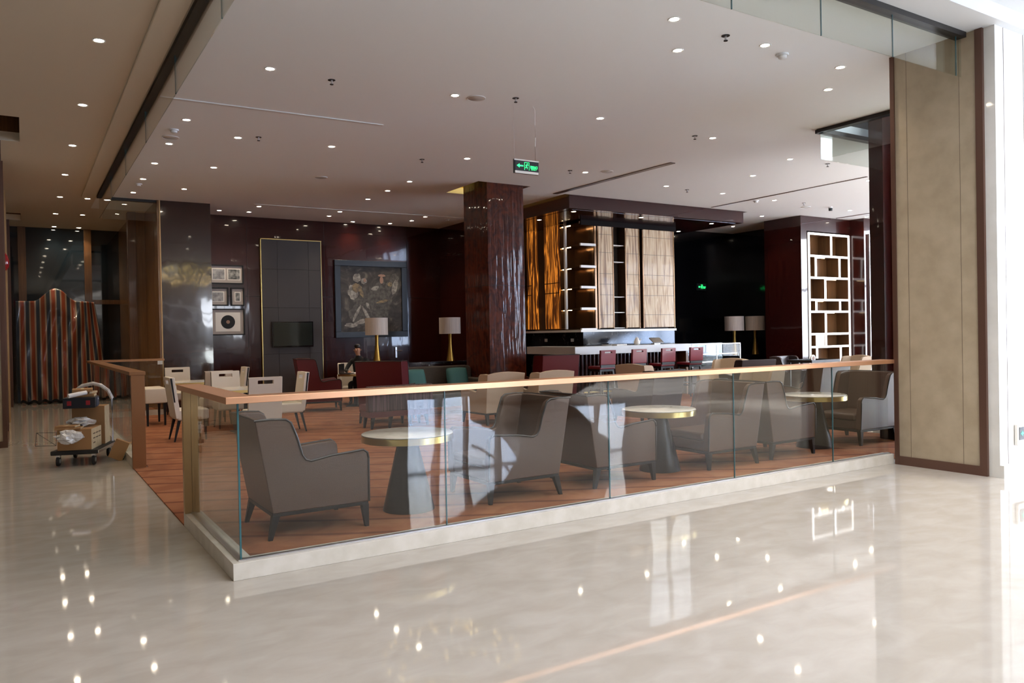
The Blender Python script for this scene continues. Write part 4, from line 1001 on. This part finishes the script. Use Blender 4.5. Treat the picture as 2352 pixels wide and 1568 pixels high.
c2 = carton('cardboard_box', (.27, -.02, .206), (.15, .20), .52, 'tall cardboard carton standing at the handle end of the cart', .04)
tag(crinkle(0, 5, .15, .13, .06, .35).build('plastic_bundle', 'plastic_wrap', None, loc=onc((-.12, .0, .545))), 'crumpled clear plastic on top of the wide carton', 'plastic bag')
t = thing('equipment_case', 'dark navy case with blue end, resting on the cartons', 'case', onc((.02, .02, .728)), CA + R(8))
B(-.22, -.18, 0, .20, .20, .14).build('body', 'navy_box', t, bevel=.006); B(-.10, -.184, .01, .20, -.18, .13).build('blue_end', 'blue_box', t)
B(.06, -.186, .09, .14, -.184, .11).build('white_mark', 'paper', t); B(-.222, .1, .04, -.22, .15, .10).build('red_mark', 'red_mark', t); B(-.222, -.12, .04, -.22, -.07, .10).build('red_mark', 'red_mark', t)
carton('flat_carton', (.06, -.02, .870), (.15, .11), .035, 'flat carton lying on the navy case, lowest of the pile', .15)
carton('flat_carton', (.08, .0, .907), (.14, .11), .030, 'flat carton in the middle of the pile on the navy case', -.1)
carton('flat_carton', (.05, .02, .939), (.17, .12), .035, 'orange-brown flat carton topmost on the cart', .25)
carton('flat_carton', (-.36, .08, .478), (.12, .15), .02, 'thin flat carton sticking out at the left of the cart', .1, group='thin cartons jutting over the near end')
carton('flat_carton', (-.36, .10, .500), (.10, .12), .025, 'second thin flat carton lying on the one jutting left', -.05, group='thin cartons jutting over the near end')
pr = MB().tube([(-.13, -.02, 0), (0, 0, .02), (.10, .03, .03)], .028, 12); tag(pr.build('paper_roll', 'paper', None, smooth=True, loc=onc((-.20, .0, .90)), rotz=CA - R(60)), 'loose white paper roll on the pile of flat cartons', 'paper')
tag(crinkle(0, 9, .14, .10, .09, .3).build('plastic_bundle', 'plastic_wrap', None, loc=onc((-.60, .02, .40))), 'clear plastic bag hanging over the near end of the cart', 'plastic bag')
t = thing('wire_rack', 'thin black wire rack caught in the plastic at the cart end', 'wire rack', onc((-.62, .16, .30)), CA)
mb = MB()
for a, b in (((0, 0, 0), (-.04, -.02, .17)), ((-.04, -.02, .17), (.0, .22, .17)), ((0, .22, .17), (.02, .24, 0)), ((.02, .24, 0), (0, 0, 0)), ((0, 0, 0), (0, .22, .17))): mb.tube([a, b], .003, 5)
mb.build('wires', 'black_wood', t)
t = carton('cardboard_box', (-.09, -.40, .02), (.05, .09), .26, 'small brown carton leaning against the cart from the floor', 0, tilt=(R(24), R(4), CA), flap=False)
B(-.03, -.094, .05, .02, -.092, .13).build('label', 'paper', t)

# ------------------------------------------------------------------ tarpaulin over the end wall
def tarp(u, v):
    x = -1.28 + 2.12 * u
    bul = math.exp(-((u - .42) / .25) ** 2)
    top = 2.72 + (.17 * (1 + math.cos(math.pi * (u - .43) / .25)) if abs(u - .43) < .25 else 0)
    if u > .80: top = 2.72 - (u - .80) * .1
    z = .02 + (top - .02) * v
    xr = x - max(0, u - .72) * 1.0 * v ** 1.3
    y = 18.98 - .34 * bul * min(1, (1.02 - v) * 3 + .35) + .06 * math.sin(u * 38 + 2.5 * math.sin(v * 5)) * (.35 + .65 * (1 - v)) + .035 * math.sin(u * 17 - v * 9) + .03 * math.sin(v * 23 + u * 8) * bul
    return (xr, y, z)
o = MB().grid(tarp, 110, 60, True).build('tarpaulin', 'tarpaulin', None, smooth=True, solid=.004)
tag(o, 'red, cream and blue striped tarpaulin sheet hung over a bulky load at the corridor end', 'tarpaulin')
tag(MB().grid(lambda u, v: (-1.22 + 2.1 * u, 18.42 + .08 * math.sin(u * 30) - .10 * v, .035 + .08 * v + .03 * math.sin(u * 55)), 60, 6).build('dark_sheet_hem', 'navy_box', None, solid=.004), 'dark gathered sheet on the floor along the foot of the tarpaulin', 'sheet')
t = thing('red_ornament', 'small red hanging ornament on the left corridor column', 'ornament', (-1.38, 11.0, 3.05))
MB().lathe([(.02, -.16), (.06, -.10), (.07, 0), (.05, .10), (.01, .15)], 14).build('body', 'glossy_red', t, smooth=True)
tag(B(-.05, -.01, -.04, .05, 0, .04).build('switch_plate', 'shelf_white', None, loc=(1.43, 13.46, 1.12)), 'small pale switch plate on the corridor side of the dark pier', 'switch')

# ------------------------------------------------------------------ seated person
def skinned(name, pts, edges, rad, root=0, sub=2):
    me = bpy.data.meshes.new(name); me.from_pydata(pts, edges, []); o = bpy.data.objects.new(name, me); C.objects.link(o)
    md = o.modifiers.new('skin', 'SKIN'); md.use_smooth_shade = True
    for i, v in enumerate(me.skin_vertices[0].data): r_ = rad[i]; v.radius = (r_, r_) if not isinstance(r_, tuple) else r_; v.use_root = (i == root)
    s = o.modifiers.new('sub', 'SUBSURF'); s.levels = sub; s.render_levels = sub
    dg = bpy.context.evaluated_depsgraph_get(); ev = o.evaluated_get(dg); nm = bpy.data.meshes.new_from_object(ev)
    for p in nm.polygons: p.use_smooth = True
    o.modifiers.clear(); o.data = nm; return o
pp = thing('person', 'person in black jacket with short dark hair, seated and leaning over the table writing', 'person', (5.70, 12.38, .012), R(-127))
P_ = [(0, 0, .52), (.02, 0, .68), (.08, 0, .88), (.14, 0, 1.04), (.18, 0, 1.13), (.22, 0, 1.19)]
Rr = [(.17, .13), (.16, .125), (.18, .13), (.13, .11), .055, .05]
Ed = [(0, 1), (1, 2), (2, 3), (3, 4), (4, 5)]
def addp(p, r_, par): P_.append(p); Rr.append(r_); Ed.append((par, len(P_) - 1)); return len(P_) - 1
a = addp((.25, 0, 1.27), (.078, .092), 5); b = addp((.265, 0, 1.345), (.072, .080), a)
for s in (-1, 1):
    k = addp((.12, s * .19, 1.02), .062, 3); k = addp((.22, s * .26, .88), .05, k); k = addp((.33, s * .27, .80), .045, k); k = addp((.45, s * .17, .79), .036, k); k = addp((.52, s * .12, .785), .026, k)
    hnd = addp((.57, s * .10, .785), (.030, .016), k)
    for f in range(4): q = addp((.61, s * (.125 - .018 * f), .782), .0095, hnd); addp((.645 - .006 * abs(f - 1.5), s * (.125 - .020 * f), .768), .0085, q)
    q = addp((.585, s * .065, .785), .011, hnd); addp((.61, s * .055, .775), .009, q)
    k = addp((.12, s * .11, .50), .085, 0); k = addp((.45, s * .13, .50), .062, k); k = addp((.43, s * .13, .28), .048, k); k = addp((.40, s * .13, .08), .038, k); addp((.50, s * .14, .045), .035, k)
body = skinned('body', P_, Ed, Rr, 0, 2)
body.parent = pp
for nm_ in ('black_cloth', 'skin'): body.data.materials.append(M[nm_])
for p in body.data.polygons:
    c_ = p.center; p.material_index = 1 if (c_.z > 1.155 or (c_.x > .49 and c_.z > .7)) else 0
hm = MB().lathe([(.001, -.01), (.062, .0), (.082, .03), (.080, .065), (.05, .095), (.001, .105)], 20)
hr = hm.build('hair', 'hair', pp, smooth=True); hr.location = (.245, 0, 1.325); hr.scale = (1.02, .92, 1); hr.rotation_euler = (0, R(-14), 0)
MB().tube([(.335, 0, 1.31), (.362, 0, 1.275), (.345, 0, 1.265)], .011, 8).build('nose', 'skin', pp, smooth=True)
for s in (-1, 1):
    MB().lathe([(.004, -.012), (.018, 0), (.004, .012)], 10, (0, 0), True, 'y').build('ear', 'skin', pp, smooth=True).location = (.245, s * .083, 1.285)
    MB().lathe([(.002, -.010), (.010, 0), (.002, .010)], 10, (0, 0), True, 'x').build('eye', 'hair', pp, smooth=True).location = (.335, s * .032, 1.305)
B(.332, -.024, 1.228, .345, .024, 1.236).build('mouth', 'lips', pp)
tag(B(-.14, -.10, 0, .14, .10, .012).build('notebook', 'paper', None, loc=(5.32, 11.93, .770), rotz=R(-127)), 'open white notebook under the hand of the seated person', 'notebook')
t = thing('laptop', 'dark laptop standing open on the table beside the person', 'laptop', (5.10, 11.70, .770), R(140))
B(-.12, -.16, 0, .12, .16, .015).build('keyboard_base', 'dark_metal', t); B(.115, -.16, .012, .13, .16, .23).build('screen', 'dark_metal', t)

# ------------------------------------------------------------------ lobby behind the camera (seen in reflections)
def stair(label, SC, a0, a1, H, N_=30, r0=2.6, r1=4.2):
    t = thing('curved_staircase', label, 'staircase', (0, 0, 0), 0, 'pair of curved stone staircases in the lobby')
    def sp(a, r_, z): return (SC[0] + r_ * math.cos(a), SC[1] + r_ * math.sin(a), z)
    mb = MB()
    for i in range(N_):
        p, q = a0 + (a1 - a0) * i / N_, a0 + (a1 - a0) * (i + 1) / N_; z = H * (i + 1) / N_; n = len(mb.v)
        for zz in (max(0, z - .30), z): mb.v += [sp(p, r0, zz), sp(p, r1, zz), sp(q, r1, zz), sp(q, r0, zz)]
        mb.f += [tuple(n + i_ for i_ in f) for f in ((0, 3, 2, 1), (4, 5, 6, 7), (0, 1, 5, 4), (1, 2, 6, 5), (2, 3, 7, 6), (3, 0, 4, 7))]
    mb.build('steps', 'stair_stone', t)
    for r_ in (r0 - .05, r1 + .05):
        mb = MB(); mb.grid(lambda u, v: sp(a0 + (a1 - a0) * u, r_, max(0, H * u + .75 * v - .35)), 60, 2); mb.build('stringer', 'stair_stone', t, solid=.09, smooth=True)
        MB().tube([sp(a0 + (a1 - a0) * k / 50, r_, H * k / 50 + 1.05) for k in range(51)], .035, 8).build('handrail', 'steel', t, smooth=True)
stair('curved stone staircase seen as a sweeping band reflected in the balustrade glass', (5.6, -9.6), R(-25), R(275), 5.2)
stair('curved stone staircase seen reflected in the bright marble wall at right', (24.3, -5.6), R(200), R(-60), 5.2, 30, 2.0, 3.3)
t = thing('chandelier', 'gold crystal chandelier, seen only as sparkles reflected in the dark pier and floor', 'chandelier', (5.9, -8.2, 4.6))
mb = MB(); gm = MB(); rc = random.Random(11)
for r_, z, n in ((1.35, 0, 22), (1.0, .35, 16), (.6, .75, 10), (.9, -.3, 12)):
    gm.tube([(r_ * math.cos(2 * math.pi * k / 36), r_ * math.sin(2 * math.pi * k / 36), z) for k in range(37)], .02, 6)
    for k in range(n):
        a = 2 * math.pi * k / n + rc.uniform(-.1, .1); mb.lathe([(.001, z + .04), (.03, z + .07), (.035, z + .10), (.001, z + .14)], 8, (r_ * math.cos(a), r_ * math.sin(a)), False)
gm.tube([(0, 0, -.3), (0, 0, 2.9)], .03, 8)
gm.build('frame', 'brass', t, smooth=True); mb.build('bulbs', 'chandelier_glow', t)
